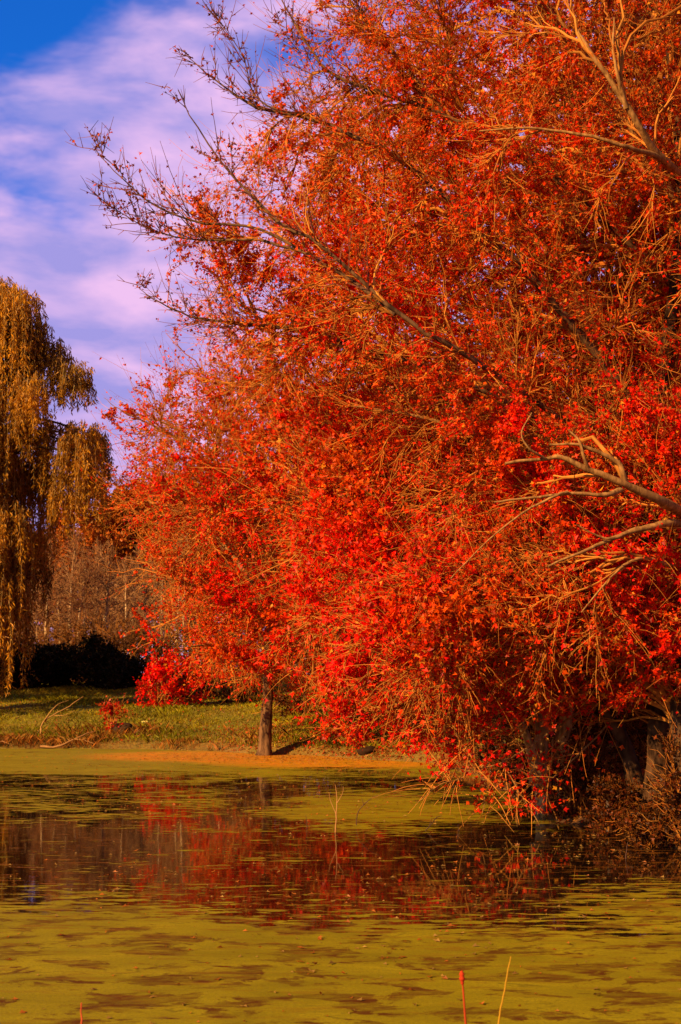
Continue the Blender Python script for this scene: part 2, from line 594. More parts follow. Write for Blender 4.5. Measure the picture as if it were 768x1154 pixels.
def autumn(pts, bias, seed=21):
    """leaf colours: red to orange in drifts, some rusty or gold"""
    n = len(pts)
    q = 0.5 + 0.36 * snoise(pts, 0.9, seed) + 0.34 * snoise(pts, 3.0, seed + 1) + bias + 0.22 * rng.normal(size=n)
    q = np.clip(q, 0, 1)[:, None]
    c = ORNG * (1 - q) + RED * q
    r = rng.random(n)[:, None]
    c = np.where(r < 0.24, RUST * (1 - q) + CRIM * q, c)
    c = np.where(r > 0.965, GOLD, c)
    return c * (0.75 + 0.5 * rng.random((n, 1)))


def crown_points(n, poly, Yc, h, soft=110.0, shell=0.7, rag=34.0, lobe=0.55):
    poly = np.asarray(poly, float)
    lo, hi = poly.min(0) - rag * 1.6, poly.max(0) + rag * 1.6
    out, got = [], 0
    while got < n:
        q = lo + (hi - lo) * rng.random((n * 2, 2))
        ins, d = in_poly(q[:, 0], q[:, 1], poly)
        d = np.where(ins, d, -d)
        u = np.sign(rng.random(len(q)) - 0.55) * rng.random(len(q)) ** shell
        p = P(q[:, 0], q[:, 1], Yc + u * (h * np.sqrt(np.clip((d + rag) / soft, 0.03, 1)) + 0.2))
        ns = snoise(p, 2.0, 17) + 0.6 * snoise(p, 4.6, 18)
        ok = (d + rag * (0.9 * ns + 0.35 * rng.normal(size=len(q)) - 0.2) > 0)
        ok &= rng.random(len(q)) < 1 - lobe * np.clip(0.5 - 0.9 * snoise(p, 1.5, 19), 0, 1)
        out.append(p[ok])
        got += ok.sum()
    return np.concatenate(out)[:n]


def on_paths(Q, n, w=None, tmin=0.3):
    """n random places along the paths Q"""
    Nn, k, _ = Q.shape
    i = rng.choice(Nn, n, p=None if w is None else w / w.sum())
    t = (tmin + (1 - tmin) * rng.random(n)) * (k - 1) * 0.9999
    a = t.astype(int)
    f = (t - a)[:, None]
    return Q[i, a] * (1 - f) + Q[i, a + 1] * f, unit(Q[i, a + 1] - Q[i, a])


def twigcol(Q, base=TWIGC, s=4):
    n = Q.shape[0] * Q.shape[1] * s
    c = base * (0.6 + 0.7 * rng.random((Q.shape[0], 1)))
    c = c * np.array([1, 0.92, 0.9]) ** rng.normal(size=(Q.shape[0], 1))
    return np.repeat(c, Q.shape[1] * s, axis=0)


def path_px(pts):
    return np.array([P(a, b, c) for a, b, c in pts])


def maple(root, trunk, limbs, crowns, n2, n3, n4, nleaf, leafsize, bias, nshoot, barkmat=M_BARK, lobed=True, r2=0.012, rtip=0.0035, clump=1.9, limbmat=None, shoot=1.0, thin=None):
    """root: Empty. trunk / limbs: (points, radius at start, radius at end). crowns: (polygon, Y, half depth, share)"""
    sk = Skel()
    for i, (pts, r0, r1) in enumerate(trunk):
        k = 44
        Q = spline(pts, k)
        t = np.linspace(0, 1, k)
        R = r0 + (r1 - r0) * t ** 0.8 + r0 * 0.55 * np.exp(-t * 26)
        mbt = MB()
        Q[0, 2] -= 0.25
        Q[1:, :2] += (np.cumsum(rng.normal(size=(k - 1, 2)), 0) * 0.010)
        mbt.add(*tubes(Q[None], R[None], 20, 0.10))
        mbt.build('trunk', barkmat, root, smooth=True)
        sk.add(Q[None, 8:], R[None, 8:])
    for pts, r0, r1, *lm in limbs:
        k = 26
        Q = spline(pts, k)
        Lg = np.linalg.norm(Q[-1] - Q[0])
        Q[1:] += np.cumsum(rng.normal(size=(k - 1, 3)), 0) * 0.0035 * Lg * 0.6
        t = np.linspace(0, 1, k)
        R = r0 + (r1 - r0) * t ** 0.75
        mbl = MB()
        mbl.add(*tubes(Q[None], R[None], 9, 0.07))
        mbl.build('limb', lm[0] if lm else M_LIMB, root, smooth=True)
        sk.add(Q[None], R[None])
    tot = sum(c[3] for c in crowns)

    def pts(n):
        return np.concatenate([crown_points(max(2, int(n * c[3] / tot)), c[0], c[1], c[2]) for c in crowns])

    mtw, mlf = MB(), MB()
    Q2, R2 = sk.grow(pts(n2), 11, 0.7, r2, rtip * 2, 0.06, 0.028)
    Q3, R3 = sk.grow(pts(n3), 8, 0.8, 0.009, rtip * 1.3, 0.05, 0.06)
    Q4, R4 = sk.grow(pts(n4), 5, 0.8, 0.006, rtip, 0.02, 0.07, maxlen=1.1)
    for Q, R, s in ((Q2, R2, 6), (Q3, R3, 4), (Q4, R4, 3)):
        V, F = tubes(Q, R, s)
        mtw.add(V, F, twigcol(Q, s=s))
    # long fine shoots sweeping outwards from the crown
    S, D0 = on_paths(Q3, nshoot, None, 0.3)
    cen = S.mean(0)
    outw = unit((S - cen) * np.array([1, 1, 0.8]) + np.array([-0.9, -0.5, 0.15]))
    dr = unit(D0 * 0.8 + outw * 0.6 + rng.normal(size=S.shape) * 0.5)
    ln = (shoot * (0.35 + 0.9 * rng.random(nshoot) ** 1.5) * np.clip(0.4 + (S[:, 2] - 1) / 6, 0.35, 1))[:, None, None]
    t = np.linspace(0, 1, 7)[None, :, None]
    zz = np.clip((S[:, 2] - 5.5) / 5, -1, 1)[:, None, None]
    Q5 = S[:, None] + dr[:, None] * ln * t + np.array([0, 0, 0.24]) * zz * ln * t ** 2 + np.cumsum(np.cumsum(rng.normal(size=(nshoot, 7, 3)), 1), 1) * 0.011 * shoot
    Q5[:, 0] = S
    Q5[..., 2] = np.maximum(Q5[..., 2], 0.06)
    R5 = (rtip * 1.0 * (1 - t[..., 0]) + rtip * 0.6) * np.ones((nshoot, 1))
    V, F = tubes(Q5, R5, 3)
    mtw.add(V, F, twigcol(Q5, TWIGC, 3))
    mtw.build('branchwork', M_TWIG, root)
    w = np.exp(clump * snoise(Q4[:, -1], 2.2, 8) + 0.5 * rng.normal(size=len(Q4)))
    L, D = on_paths(Q4, int(nleaf * 0.8), w, 0.25)
    w3 = np.exp(clump * snoise(Q3[:, -1], 2.2, 8))
    L3, D3 = on_paths(Q3, int(nleaf * 0.2), w3, 0.45)
    L5, D5 = on_paths(Q5, int(nleaf * 0.12), np.exp(1.2 * snoise(S, 2.0, 8)), 0.2)
    L, D = np.concatenate([L, L3, L5]), np.concatenate([D, D3, D5])
    if thin is not None:
        kp = rng.random(len(L)) < thin(L)
        L, D = L[kp], D[kp]
    L = L + rng.normal(size=L.shape) * 0.035
    leaves(mlf, L, leafsize * (0.5 + 1.0 * rng.random(len(L)) ** 1.5), autumn(L, bias(L)), lobed, D, 0.35)
    mlf.build('crown', M_LEAF, root)
    return sk


# -------- the big maple on the right bank
Y0 = 25.0
baseA = gpt(741, 925, Y0)
bigA = thing('maple_tree', 'huge red maple on the right bank, bare tips reaching over the sky', 'maple tree', baseA)
trunkA = [([baseA, P(740, 870, Y0), P(738, 790, Y0), P(729, 690, Y0 + .1), P(731, 560, Y0 + .3), P(748, 400, Y0 + .6), P(765, 230, Y0 + .8), P(750, 40, Y0 + 1), P(730, -120, Y0 + 1)], 0.25, 0.06)]
limbsA = [
    # long limb sweeping up to the left over the sky
    (path_px([(735, 560, 25.3), (640, 480, 24), (519, 396, 22.6), (446, 354, 22.3), (368, 281, 22.2), (313, 245, 22.2), (260, 195, 22.3), (219, 135, 22.4), (188, 94, 22.5)]), 0.065, 0.006),
    # two lowest bare limbs reaching furthest left
    (path_px([(446, 354, 22.3), (400, 318, 22.6), (340, 283, 22.8), (290, 255, 22.9), (225, 247, 23), (180, 232, 23), (150, 210, 23.1), (120, 178, 23.2), (102, 153, 23.3)]), 0.04, 0.005),
    (path_px([(340, 283, 22.8), (290, 270, 23), (240, 272, 23.2), (190, 266, 23.2), (150, 250, 23.3), (107, 219, 23.4)]), 0.028, 0.005),
    (path_px([(740, 480, 25.4), (620, 330, 24.5), (520, 230, 24), (430, 165, 23.6), (354, 130, 23.5), (292, 120, 23.5), (250, 94, 23.5), (208, 57, 23.6)]), 0.09, 0.006),
    (path_px([(354, 130, 23.5), (310, 122, 23.5), (286, 104, 23.6), (271, 57, 23.8), (242, 16, 24)]), 0.025, 0.005),
    (path_px([(757, 320, 25.7), (640, 220, 25), (520, 150, 24.5), (430, 115, 24.3), (365, 89, 24.2), (330, 45, 24.3), (300, -5, 24.4)]), 0.08, 0.008),
    (path_px([(520, 150, 24.5), (450, 70, 24.8), (410, 20, 25), (375, -40, 25.2)]), 0.04, 0.008),
    (path_px([(731, 560, 25.3), (600, 470, 25.4), (480, 420, 25.2), (370, 385, 25), (290, 372, 24.8), (234, 359, 24.7), (193, 344, 24.7), (156, 318, 24.8)]), 0.07, 0.005),
    # limbs at the upper right, pale in the sun
    (path_px([(800, 232, 24.5), (764, 193, 22.6), (732, 156, 22), (701, 109, 21.7), (670, 62, 21.6), (650, 28, 21.8)]), 0.10, 0.02),
    (path_px([(753, 182, 22.4), (725, 172, 22), (701, 167, 21.8), (660, 154, 21.7), (597, 146, 21.8), (540, 150, 22)]), 0.055, 0.012),
    (path_px([(706, 122, 21.8), (698, 90, 21.6), (691, 57, 21.5), (690, 20, 21.6)]), 0.045, 0.012),
    (path_px([(765, 230, 25.8), (680, 90, 25.5), (600, -10, 25.4), (540, -90, 25.4)]), 0.10, 0.03),
    (path_px([(729, 640, 25.1), (640, 560, 24.5), (560, 500, 24), (480, 470, 23.8), (400, 455, 23.8)]), 0.09, 0.012),
]
limbsA = [(*q, M_BARK) if i < 8 else q for i, q in enumerate(limbsA)]  # sky-reaching limbs get darker bark, their silhouette shade put into the colour
polyA = [(920, -190), (420, -130), (352, -20), (318, 60), (262, 175), (215, 225), (190, 262), (225, 300), (222, 350), (270, 400), (330, 440), (420, 500), (440, 620), (480, 700), (560, 770), (920, 770)]


def biasA(p):
    a, b = project(p)
    return np.clip((a - 420) / 900, -0.3, 0.3) + np.clip((b - 330) / 900, -0.3, 0.35) - 0.12


def thinA(p):
    # the outer, wind-blown side of the crown has shed most of its leaves
    a, b = project(p)
    return np.clip(0.28 + (a - 210 + 0.55 * (b - 180)) / 230, 0.22, 1)


skA = maple(bigA, trunkA, limbsA, [(polyA, 26.6, 4.2, 1.0)], 420, 3600, 22000, 235000, 0.068, biasA, 9000, barkmat=M_BARKDARK, thin=thinA)

# bare reaching tips of the big maple: fine upright twigs with a few dry leaves
mtip, mdry = MB(), MB()
tipsT, tipsL = [], []
for pts, r0, r1, _m in limbsA[:8]:
    Q = spline(pts, 60)
    keep = Q[24:]
    n = 38
    i = rng.integers(0, len(keep) - 1, n)
    s = keep[i]
    d = unit(keep[np.minimum(i + 1, len(keep) - 1)] - keep[i])
    side = unit(np.cross(d, rng.normal(size=(n, 3))))
    dirn = unit(d * 0.8 + side * 0.85 + np.array([0, 0, 0.22]))
    ln = (0.25 + 0.95 * rng.random(n) ** 1.4) * (1 - 0.7 * (i / len(keep)) ** 2)
    t = np.linspace(0, 1, 7)[None, :, None]
    T = s[:, None] + dirn[:, None] * ln[:, None, None] * t + np.array([-0.05, 0, 0.25]) * (ln[:, None, None] * t ** 2) + np.cumsum(np.cumsum(rng.normal(size=(n, 7, 3)), 1), 1) * 0.008
    T[:, 0] = s
    V, F = tubes(T, (0.007 * (1 - t[..., 0]) + 0.0034) * np.ones((n, 1)), 3)
    mtip.add(V, F, twigcol(T, np.array([0.15, 0.045, 0.02]), 3))
    m_ = 80
    a = rng.integers(0, n, m_)
    s2 = T[a, rng.integers(1, 5, m_)]
    d2 = unit(dirn[a] + 0.7 * rng.normal(size=(m_, 3)) + np.array([-0.1, 0, 0.35]))
    l2 = 0.12 + 0.3 * rng.random(m_)
    t2 = np.linspace(0, 1, 4)[None, :, None]
    T2 = s2[:, None] + d2[:, None] * l2[:, None, None] * t2
    V, F = tubes(T2, (0.0045 * (1 - t2[..., 0]) + 0.003) * np.ones((m_, 1)), 3)
    mtip.add(V, F, twigcol(T2, np.array([0.15, 0.045, 0.02]), 3))
    for TT, cnt in ((T, 150), (T2, 60)):
        l, dd = on_paths(TT, cnt, None, 0.1)
        low = np.clip((l[:, 2] - 8) / 8, 0, 1)
        l = l[rng.random(cnt) > 0.25 + 0.5 * low]
        tipsL.append(np.repeat(l, 2, axis=0) + rng.normal(size=(len(l) * 2, 3)) * 0.02)
L = np.concatenate(tipsL)
leaves(mdry, L, 0.042 + 0.035 * rng.random(len(L)), np.where(rng.random((len(L), 1)) < 0.5, RUST, ORNG) * (0.5 + 0.6 * rng.random((len(L), 1))), True)
mtip.build('bare_twig_fringe', M_TWIG, bigA)
mdry.build('dry_foliage', M_LEAF, bigA)

# -------- maple half out of the picture at the right edge, with the thick pale limb
baseD = gpt(790, 925, 24.2)
treeD = thing('maple_tree', 'maple at the right picture edge with a thick pale forked limb reaching left', 'maple tree', baseD)
trunkD = [([baseD, P(775, 850, 24.2), P(768, 790, 24.2), P(790, 690, 24.2), P(815, 580, 24.2), P(830, 400, 24.5), P(850, 200, 25)], 0.24, 0.10)]
limbsD = [
    (path_px([(812, 600, 24.1), (768, 578, 22.4), (744, 566, 21.8), (709, 551, 21.5), (695, 544, 21.4), (664, 530, 21.3), (632, 517, 21.2), (615, 517, 21.2), (570, 524, 21.1)]), 0.105, 0.022),
    (path_px([(706, 546, 21.5), (702, 532, 21.4), (699, 523, 21.4), (681, 512, 21.3), (653, 500, 21.2), (620, 499, 21.2)]), 0.055, 0.018),
    (path_px([(700, 552, 21.5), (685, 556, 21.3), (667, 555, 21.2), (640, 554, 21.1), (601, 559, 21.0), (559, 563, 21.0)]), 0.05, 0.014),
    (path_px([(640, 554, 21.1), (622, 560, 21.0), (590, 577, 20.9), (552, 607, 20.8), (507, 652, 20.8)]), 0.028, 0.007),
    (path_px([(664, 531, 21.3), (657, 512, 21.2), (652, 497, 21.2), (640, 485, 21.2)]), 0.035, 0.012),
    (path_px([(615, 517, 21.2), (596, 505, 21.0), (588, 488, 21.0), (600, 466, 21.1)]), 0.022, 0.008),
    (path_px([(814, 610, 24.1), (768, 591, 22.3), (737, 594, 21.9), (709, 600, 21.7), (683, 613, 21.5), (657, 626, 21.3), (620, 640, 21.2)]), 0.08, 0.015),
    (path_px([(709, 600, 21.7), (690, 606, 21.5), (672, 602, 21.4), (650, 590, 21.3)]), 0.03, 0.01),
    (path_px([(805, 640, 24.1), (760, 640, 22.6), (720, 630, 22.2), (690, 650, 22), (655, 690, 22)]), 0.05, 0.01),
]
polyD = [(920, 470), (700, 460), (600, 480), (540, 540), (520, 620), (560, 720), (610, 785), (680, 800), (740, 785), (920, 800)]
maple(treeD, trunkD, limbsD, [(polyD, 24.6, 2.2, 1.0)], 130, 1000, 4600, 27000, 0.088, lambda p: 0.12 + 0 * p[:, 0], 2000, barkmat=M_BARKDARK)

# -------- leaning maple between the big one and the twin stems
baseB = gpt(722, 925, 25.6)
treeB = thing('maple_tree', 'slim maple stem leaning left beside the thickest dark trunk', 'maple tree', baseB)
trunkB = [([baseB, P(714, 872, 25.6), P(703, 837, 25.6), P(692, 815, 25.5), P(674, 786, 25.4), P(655, 735, 25.2), P(640, 660, 25), P(620, 560, 25)], 0.165, 0.05)]
limbsB = [(path_px([(674, 786, 25.4), (630, 745, 25), (580, 720, 24.6), (530, 720, 24.3), (480, 745, 24)]), 0.05, 0.01),
          (path_px([(650, 710, 25.1), (600, 660, 24.6), (540, 640, 24.2), (470, 650, 24)]), 0.05, 0.01)]
polyB = [(680, 560), (560, 560), (460, 600), (410, 690), (405, 780), (440, 825), (505, 835), (550, 785), (630, 745), (700, 700)]
maple(treeB, trunkB, limbsB, [(polyB, 25.2, 2.4, 1.0)], 110, 800, 3800, 22000, 0.09, lambda p: 0.26 + 0 * p[:, 0], 1300, barkmat=M_BARKDARK)

# -------- twin-stemmed maple with branches drooping to the pond
baseC = gpt(618, 895, 28.6)
treeC = thing('maple_tree', 'twin stemmed maple with bark coloured as if sunlit and bare branches drooping to the pond', 'maple tree', baseC)
trunkC = [([baseC, P(610, 860, 28.6), P(612, 818, 28.5), P(604, 795, 28.5), P(592, 740, 28.4), P(560, 640, 28.2), P(520, 520, 28)], 0.18, 0.05),
          ([baseC + np.array([0.28, 0.1, 0]), P(634, 851, 28.8), P(634, 826, 28.8), P(637, 775, 28.8), P(630, 700, 28.8), P(640, 600, 29)], 0.19, 0.06),
          ([P(606, 870, 28.5), P(597, 838, 28.4), P(586, 815, 28.2), P(573, 798, 28), P(545, 770, 27.6), P(500, 740, 27)], 0.11, 0.03)]
limbsC = [
    (path_px([(730, 762, 25.5), (700, 776, 25.6), (660, 800, 25.4), (600, 840, 25), (560, 862, 24.8), (510, 868, 24.6), (492, 870, 24.6)]), 0.028, 0.008),
    (path_px([(725, 768, 25.6), (690, 812, 25.5), (650, 852, 25.3), (617, 880, 25.2), (588, 870, 25.1), (561, 851, 25)]), 0.022, 0.007),
    (path_px([(514, 826, 25), (530, 850, 25), (546, 878, 25), (547, 905, 25), (545, 918, 25)]), 0.016, 0.006),
    (path_px([(566, 855, 24.9), (583, 888, 24.9), (604, 921, 24.9), (608, 930, 24.9)]), 0.016, 0.006),
    (path_px([(623, 833, 25.3), (620, 870, 25.3), (614, 900, 25.2), (601, 928, 25.1)]), 0.015, 0.006),
    (path_px([(580, 872, 25), (583, 900, 25), (583, 932, 25)]), 0.010, 0.005),
    (path_px([(545, 863, 24.8), (521, 877, 24.6), (495, 885, 24.4), (470, 905, 24.2)]), 0.014, 0.005),
    (path_px([(604, 795, 28.5), (550, 740, 28), (470, 700, 27.5), (400, 700, 27), (340, 730, 26.8)]), 0.07, 0.012),
    (path_px([(560, 640, 28.2), (480, 580, 28), (400, 560, 27.6), (330, 580, 27.4)]), 0.06, 0.012),
    (path_px([(592, 740, 28.4), (520, 770, 27.4), (450, 800, 26.8), (380, 815, 26.6)]), 0.05, 0.010),
    (path_px([(630, 640, 28.9), (600, 580, 28), (520, 560, 27.4), (450, 600, 27)]), 0.05, 0.010),
]
polyC = [(460, 430), (360, 440), (320, 520), (315, 640), (335, 730), (368, 806), (430, 826), (505, 846), (545, 820), (590, 750), (660, 690), (640, 520)]
maple(treeC, trunkC, limbsC, [(polyC, 28.2, 3.4, 1.0)], 230, 1700, 9000, 56000, 0.09, lambda p: 0.2 + 0 * p[:, 0], 2600, barkmat=M_SUNBARK)

# fine bare twigs drooping over the water
mb = MB()
for pts, r0, r1 in limbsC[:7]:
    Q = spline(pts, 40)
    n = 26
    i = rng.integers(2, 36, n)
    s = Q[i]
    d = unit(np.gradient(Q, axis=0))[i]
    dirn = unit(d * 0.7 + 0.7 * rng.normal(size=(n, 3)) + np.array([-0.25, -0.1, -0.1]))
    ln = (0.25 + 1.1 * rng.random(n))[:, None, None]
    t = np.linspace(0, 1, 8)[None, :, None]
    T = s[:, None] + dirn[:, None] * ln * t + np.array([0, 0, -0.25]) * ln * t ** 2 + np.cumsum(np.cumsum(rng.normal(size=(n, 8, 3)), 1), 1) * 0.010
    T[:, 0] = s
    T = T[(s[:, 2] > 0.5) & (T[:, -1, 2] > 0.03)]
    n = len(T)
    V, F = tubes(T, (0.006 * (1 - t[..., 0]) + 0.0035) * np.ones((n, 1)), 3)
    mb.add(V, F, twigcol(T, TWIGC * 1.1, 3))
mb.build('drooping_twig_fringe', M_TWIG, treeC)
mb = MB()
for pts, r0, r1 in limbsC[:2] + limbsC[2:5]:
    Q = spline(pts, 40)[None]
    L, D = on_paths(Q, 120, None, 0.0)
    L = L + rng.normal(size=L.shape) * np.array([0.22, 0.2, 0.16])
    L = L[L[:, 2] > 0.35]
    leaves(mb, L, 0.07 + 0.05 * rng.random(len(L)), autumn(L, 0.35), True)
mb.build('low_foliage', M_LEAF, treeC)

# -------- maple on the far bank with its own trunk
YE = 49.0
baseE = gpt(299, 848, YE)
treeE = thing('maple_tree', 'orange and red maple on the far grassy bank, its lone trunk lit on one side', 'maple tree', baseE)
trunkE = [([baseE, P(300, 815, YE), P(302, 785, YE), P(303, 740, YE), P(310, 660, YE), P(318, 560, YE), P(315, 450, YE)], 0.25, 0.06)]
limbsE = []
for (ex, ey, dy) in [(170, 470, -1), (150, 560, 1.5), (160, 650, -2), (200, 730, -3), (420, 520, 2), (430, 650, -1.5), (400, 760, -3), (260, 440, 3), (250, 700, 4), (330, 720, -4.5), (230, 560, -4)]:
    f = rng.random() * 0.5 + 0.25
    y0 = 800 + (ey - 800) * 0.45 if ey < 700 else 762
    a = np.array([310, min(y0, 765)])
    limbsE.append((path_px([(a[0], a[1], YE), (a[0] + (ex - a[0]) * .4, a[1] + (ey - a[1]) * .55 - 12, YE + dy * .4), (a[0] + (ex - a[0]) * .75, a[1] + (ey - a[1]) * .85 - 8, YE + dy * .8), (ex, ey, YE + dy)]), 0.11, 0.015))
limbsE.append((path_px([(310, 600, YE), (230, 520, YE - 1), (180, 480, YE - 1.5), (140, 462, YE - 2), (122, 446, YE - 2)]), 0.06, 0.008))
polyE = [(145, 500), (185, 440), (235, 415), (300, 400), (400, 430), (450, 520), (460, 700), (440, 800), (390, 790), (345, 775), (330, 768), (285, 766), (240, 758), (200, 712), (165, 640), (145, 570)]


def biasE(p):
    a, b = project(p)
    return np.clip((b - 600) / 500, -0.2, 0.35) - 0.06


maple(treeE, trunkE, limbsE, [(polyE, YE, 5.5, 1.0)], 240, 2200, 12000, 95000, 0.10, biasE, 4200, lobed=False, rtip=0.005, r2=0.014, shoot=1.5)
for (x, y, rz, s, lab) in [(12.5, 32, 2.1, 1.45, 'tall red maple standing behind the thick trunks of the right bank'),
                           (6.3, 34.5, 4.0, 1.38, 'tall red maple behind the twin stemmed maple, its crown showing through the gaps'),
                           (8.5, 53, 0.7, 1.0, 'low red maple deep in the woods behind the right bank'), (3.0, 62, 2.9, 0.95, 'low red maple furthest back beyond the pond corner'),
                           (-24.5, 61.5, 1.2, 0.95, 'red maple off to the left beyond the willow')]:
    dup(treeE, (x, y, ground_z(x, y)), rz, s, lab)


# ------------------------------------------------------------------ bushes
def bush(name, label, cat, base, rx, ry, rz, nst, ntw, nleaf, lsize, colf, leafmat, group=None, lobed=False, rag=0.3, twc=TWIGC, rt=0.006, cz=0.55, low=0.0):
    base = np.asarray(base, float)
    root = thing(name, label, cat, base, group)
    sk = Skel()

    def pts(n, f=1.0):
        d = unit(rng.normal(size=(n, 3))) * (rng.random((n, 1)) ** 0.4) * f
        d = d * np.array([rx, ry, rz]) * (1 + rag * snoise(d * 1.3 + base, 2.0, 31)[:, None])
        q = base + np.array([0, 0, rz * cz]) + d
        q[:, 2] = np.maximum(q[:, 2], base[2] + low + 0.02)
        return q
    e = pts(nst, 0.95)
    t = np.linspace(0, 1, 10)[None, :, None]
    b0 = base + rng.normal(size=(nst, 3)) * np.array([rx, ry, 0]) * 0.12 - np.array([0, 0, 0.1])
    mid = (b0 + e) / 2 + np.array([0, 0, 0.2 * rz])
    Q = b0[:, None] * (1 - t) ** 2 + 2 * mid[:, None] * t * (1 - t) + e[:, None] * t ** 2
    Q = Q + rng.normal(size=Q.shape) * 0.012 * rz
    R = (rt * 2.6 * (1 - t[..., 0]) + rt) * np.ones((nst, 1))
    sk.add(Q, R)
    ms, ml = MB(), MB()
    V, F = tubes(Q, R, 5)
    ms.add(V, F, twigcol(Q, twc, 5))
    Q3, R3 = sk.grow(pts(ntw), 6, 0.7, 0.012, rt * 0.7, 0.03, 0.06)
    V, F = tubes(Q3, R3, 3)
    ms.add(V, F, twigcol(Q3, twc, 3))
    ms.build('stem', M_TWIG, root)
    if nleaf:
        L, D = on_paths(Q3, nleaf, np.exp(0.8 * snoise(Q3[:, -1], 2.5, 9)), 0.15)
        L = L + rng.normal(size=L.shape) * lsize * 0.5
        L[:, 2] = np.maximum(L[:, 2], base[2] + 0.02)
        leaves(ml, L, lsize * (0.6 + 0.8 * rng.random(len(L))), colf(L), lobed, D, 0.3)
        ml.build('foliage', leafmat, root)
    return root


def redc(L):
    return autumn(L, 0.45)


def rustred(L):
    return autumn(L, 0.15) * 0.7


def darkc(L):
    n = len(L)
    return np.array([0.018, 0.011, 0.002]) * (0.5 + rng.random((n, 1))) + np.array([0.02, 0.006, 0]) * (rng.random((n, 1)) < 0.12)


def brownc(L):
    n = len(L)
    c = np.where(rng.random((n, 1)) < 0.45, np.array([0.17, 0.028, 0.002]), np.array([0.055, 0.015, 0.002]))  # browns darkened in place of canopy shade on the right bank
    return c * (0.5 + rng.random((n, 1)))


def rustc(L):
    n = len(L)
    c = np.where(rng.random((n, 1)) < 0.3, np.array([0.42, 0.05, 0.006]), np.array([0.30, 0.10, 0.012]))
    return c * (0.5 + rng.random((n, 1)))


bush('red_shrub', 'tall scarlet shrub at the grass edge right of the dark evergreens', 'shrub', gpt(180, 800, 61), 1.75, 1.3, 1.45, 30, 420, 4300, 0.13, redc, M_LEAF, cz=0.95, rag=0.6)
bush('red_sapling', 'small red leaved sapling growing beside the dark stump', 'sapling', gpt(126, 826, 55), 0.6, 0.5, 0.72, 14, 120, 520, 0.10, rustred, M_LEAF, cz=1.15, low=0.25, rag=0.6)
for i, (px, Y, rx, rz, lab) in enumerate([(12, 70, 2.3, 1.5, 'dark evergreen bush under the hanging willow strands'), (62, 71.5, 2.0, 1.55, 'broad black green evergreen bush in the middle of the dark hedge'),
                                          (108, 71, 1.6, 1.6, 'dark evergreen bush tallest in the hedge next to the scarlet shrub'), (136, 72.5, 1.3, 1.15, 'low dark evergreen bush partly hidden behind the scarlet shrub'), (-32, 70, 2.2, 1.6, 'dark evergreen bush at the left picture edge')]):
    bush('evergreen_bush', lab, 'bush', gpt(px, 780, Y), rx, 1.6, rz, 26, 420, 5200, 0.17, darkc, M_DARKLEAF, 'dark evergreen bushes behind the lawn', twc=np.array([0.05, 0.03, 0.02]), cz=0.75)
for px, Y, rx, rz, lab in [(215, 66, 1.6, 1.1, 'brown twiggy brush right of the scarlet shrub'), (268, 63, 1.5, 1.0, 'brown brush behind the lone trunk of the far bank'), (345, 58, 1.8, 0.9, 'rust coloured brush right of the lone far trunk'),
                           (420, 54, 1.7, 0.9, 'rust coloured brush at the inner corner of the pond'), (495, 49, 1.6, 1.0, 'dark brown brush under the drooping crimson boughs')]:
    bush('brush', lab, 'bush', gpt(px, 800, Y), rx, 1.3, rz, 24, 260, 1300, 0.11, brownc, M_LEAF, 'brown brush along the far bank', twc=TWIGC * 0.6, cz=0.7)
for px, Y, rx, rz, nl, lab in [(598, 29.6, 0.75, 0.75, 2200, 'brown bush at the foot of the twin stems'), (648, 27, 0.75, 0.95, 3200, 'russet bush on the bank between twin stems and leaning trunk'), (694, 25.0, 0.62, 0.75, 2600, 'russet bush below the leaning trunk'),
                               (728, 23.4, 0.5, 0.40, 1600, 'low brown bush before the thickest trunk'), (776, 22.9, 0.7, 0.6, 2200, 'low brown bush at the right picture edge'), (672, 29, 1.1, 1.6, 4200, 'taller dark bush behind the leaning trunk'), (770, 23.0, 0.6, 1.0, 3000, 'dark tangled bush rising at the right picture edge'), (735, 31, 1.5, 1.9, 4800, 'tall dark bush behind the thickest trunk'), (560, 37, 1.2, 1.1, 3000, 'dark bush on the shore behind the drooping bare branches'), (625, 33, 1.3, 1.5, 3600, 'tall dark bush behind the twin stems')]:
    bush('bank_bush', lab, 'bush', gpt(px, 900, Y), rx, 0.6, rz, 26, 260, nl, 0.06, brownc, M_LEAF, 'russet bushes on the right bank', twc=TWIGC * 0.75, rt=0.004, cz=0.75, lobed=True)

# tan thicket at the foot of the bare woods and dark thicket behind the right bank
def tanc(L):
    return np.array([0.18, 0.065, 0.014]) * (0.5 + rng.random((len(L), 1)))


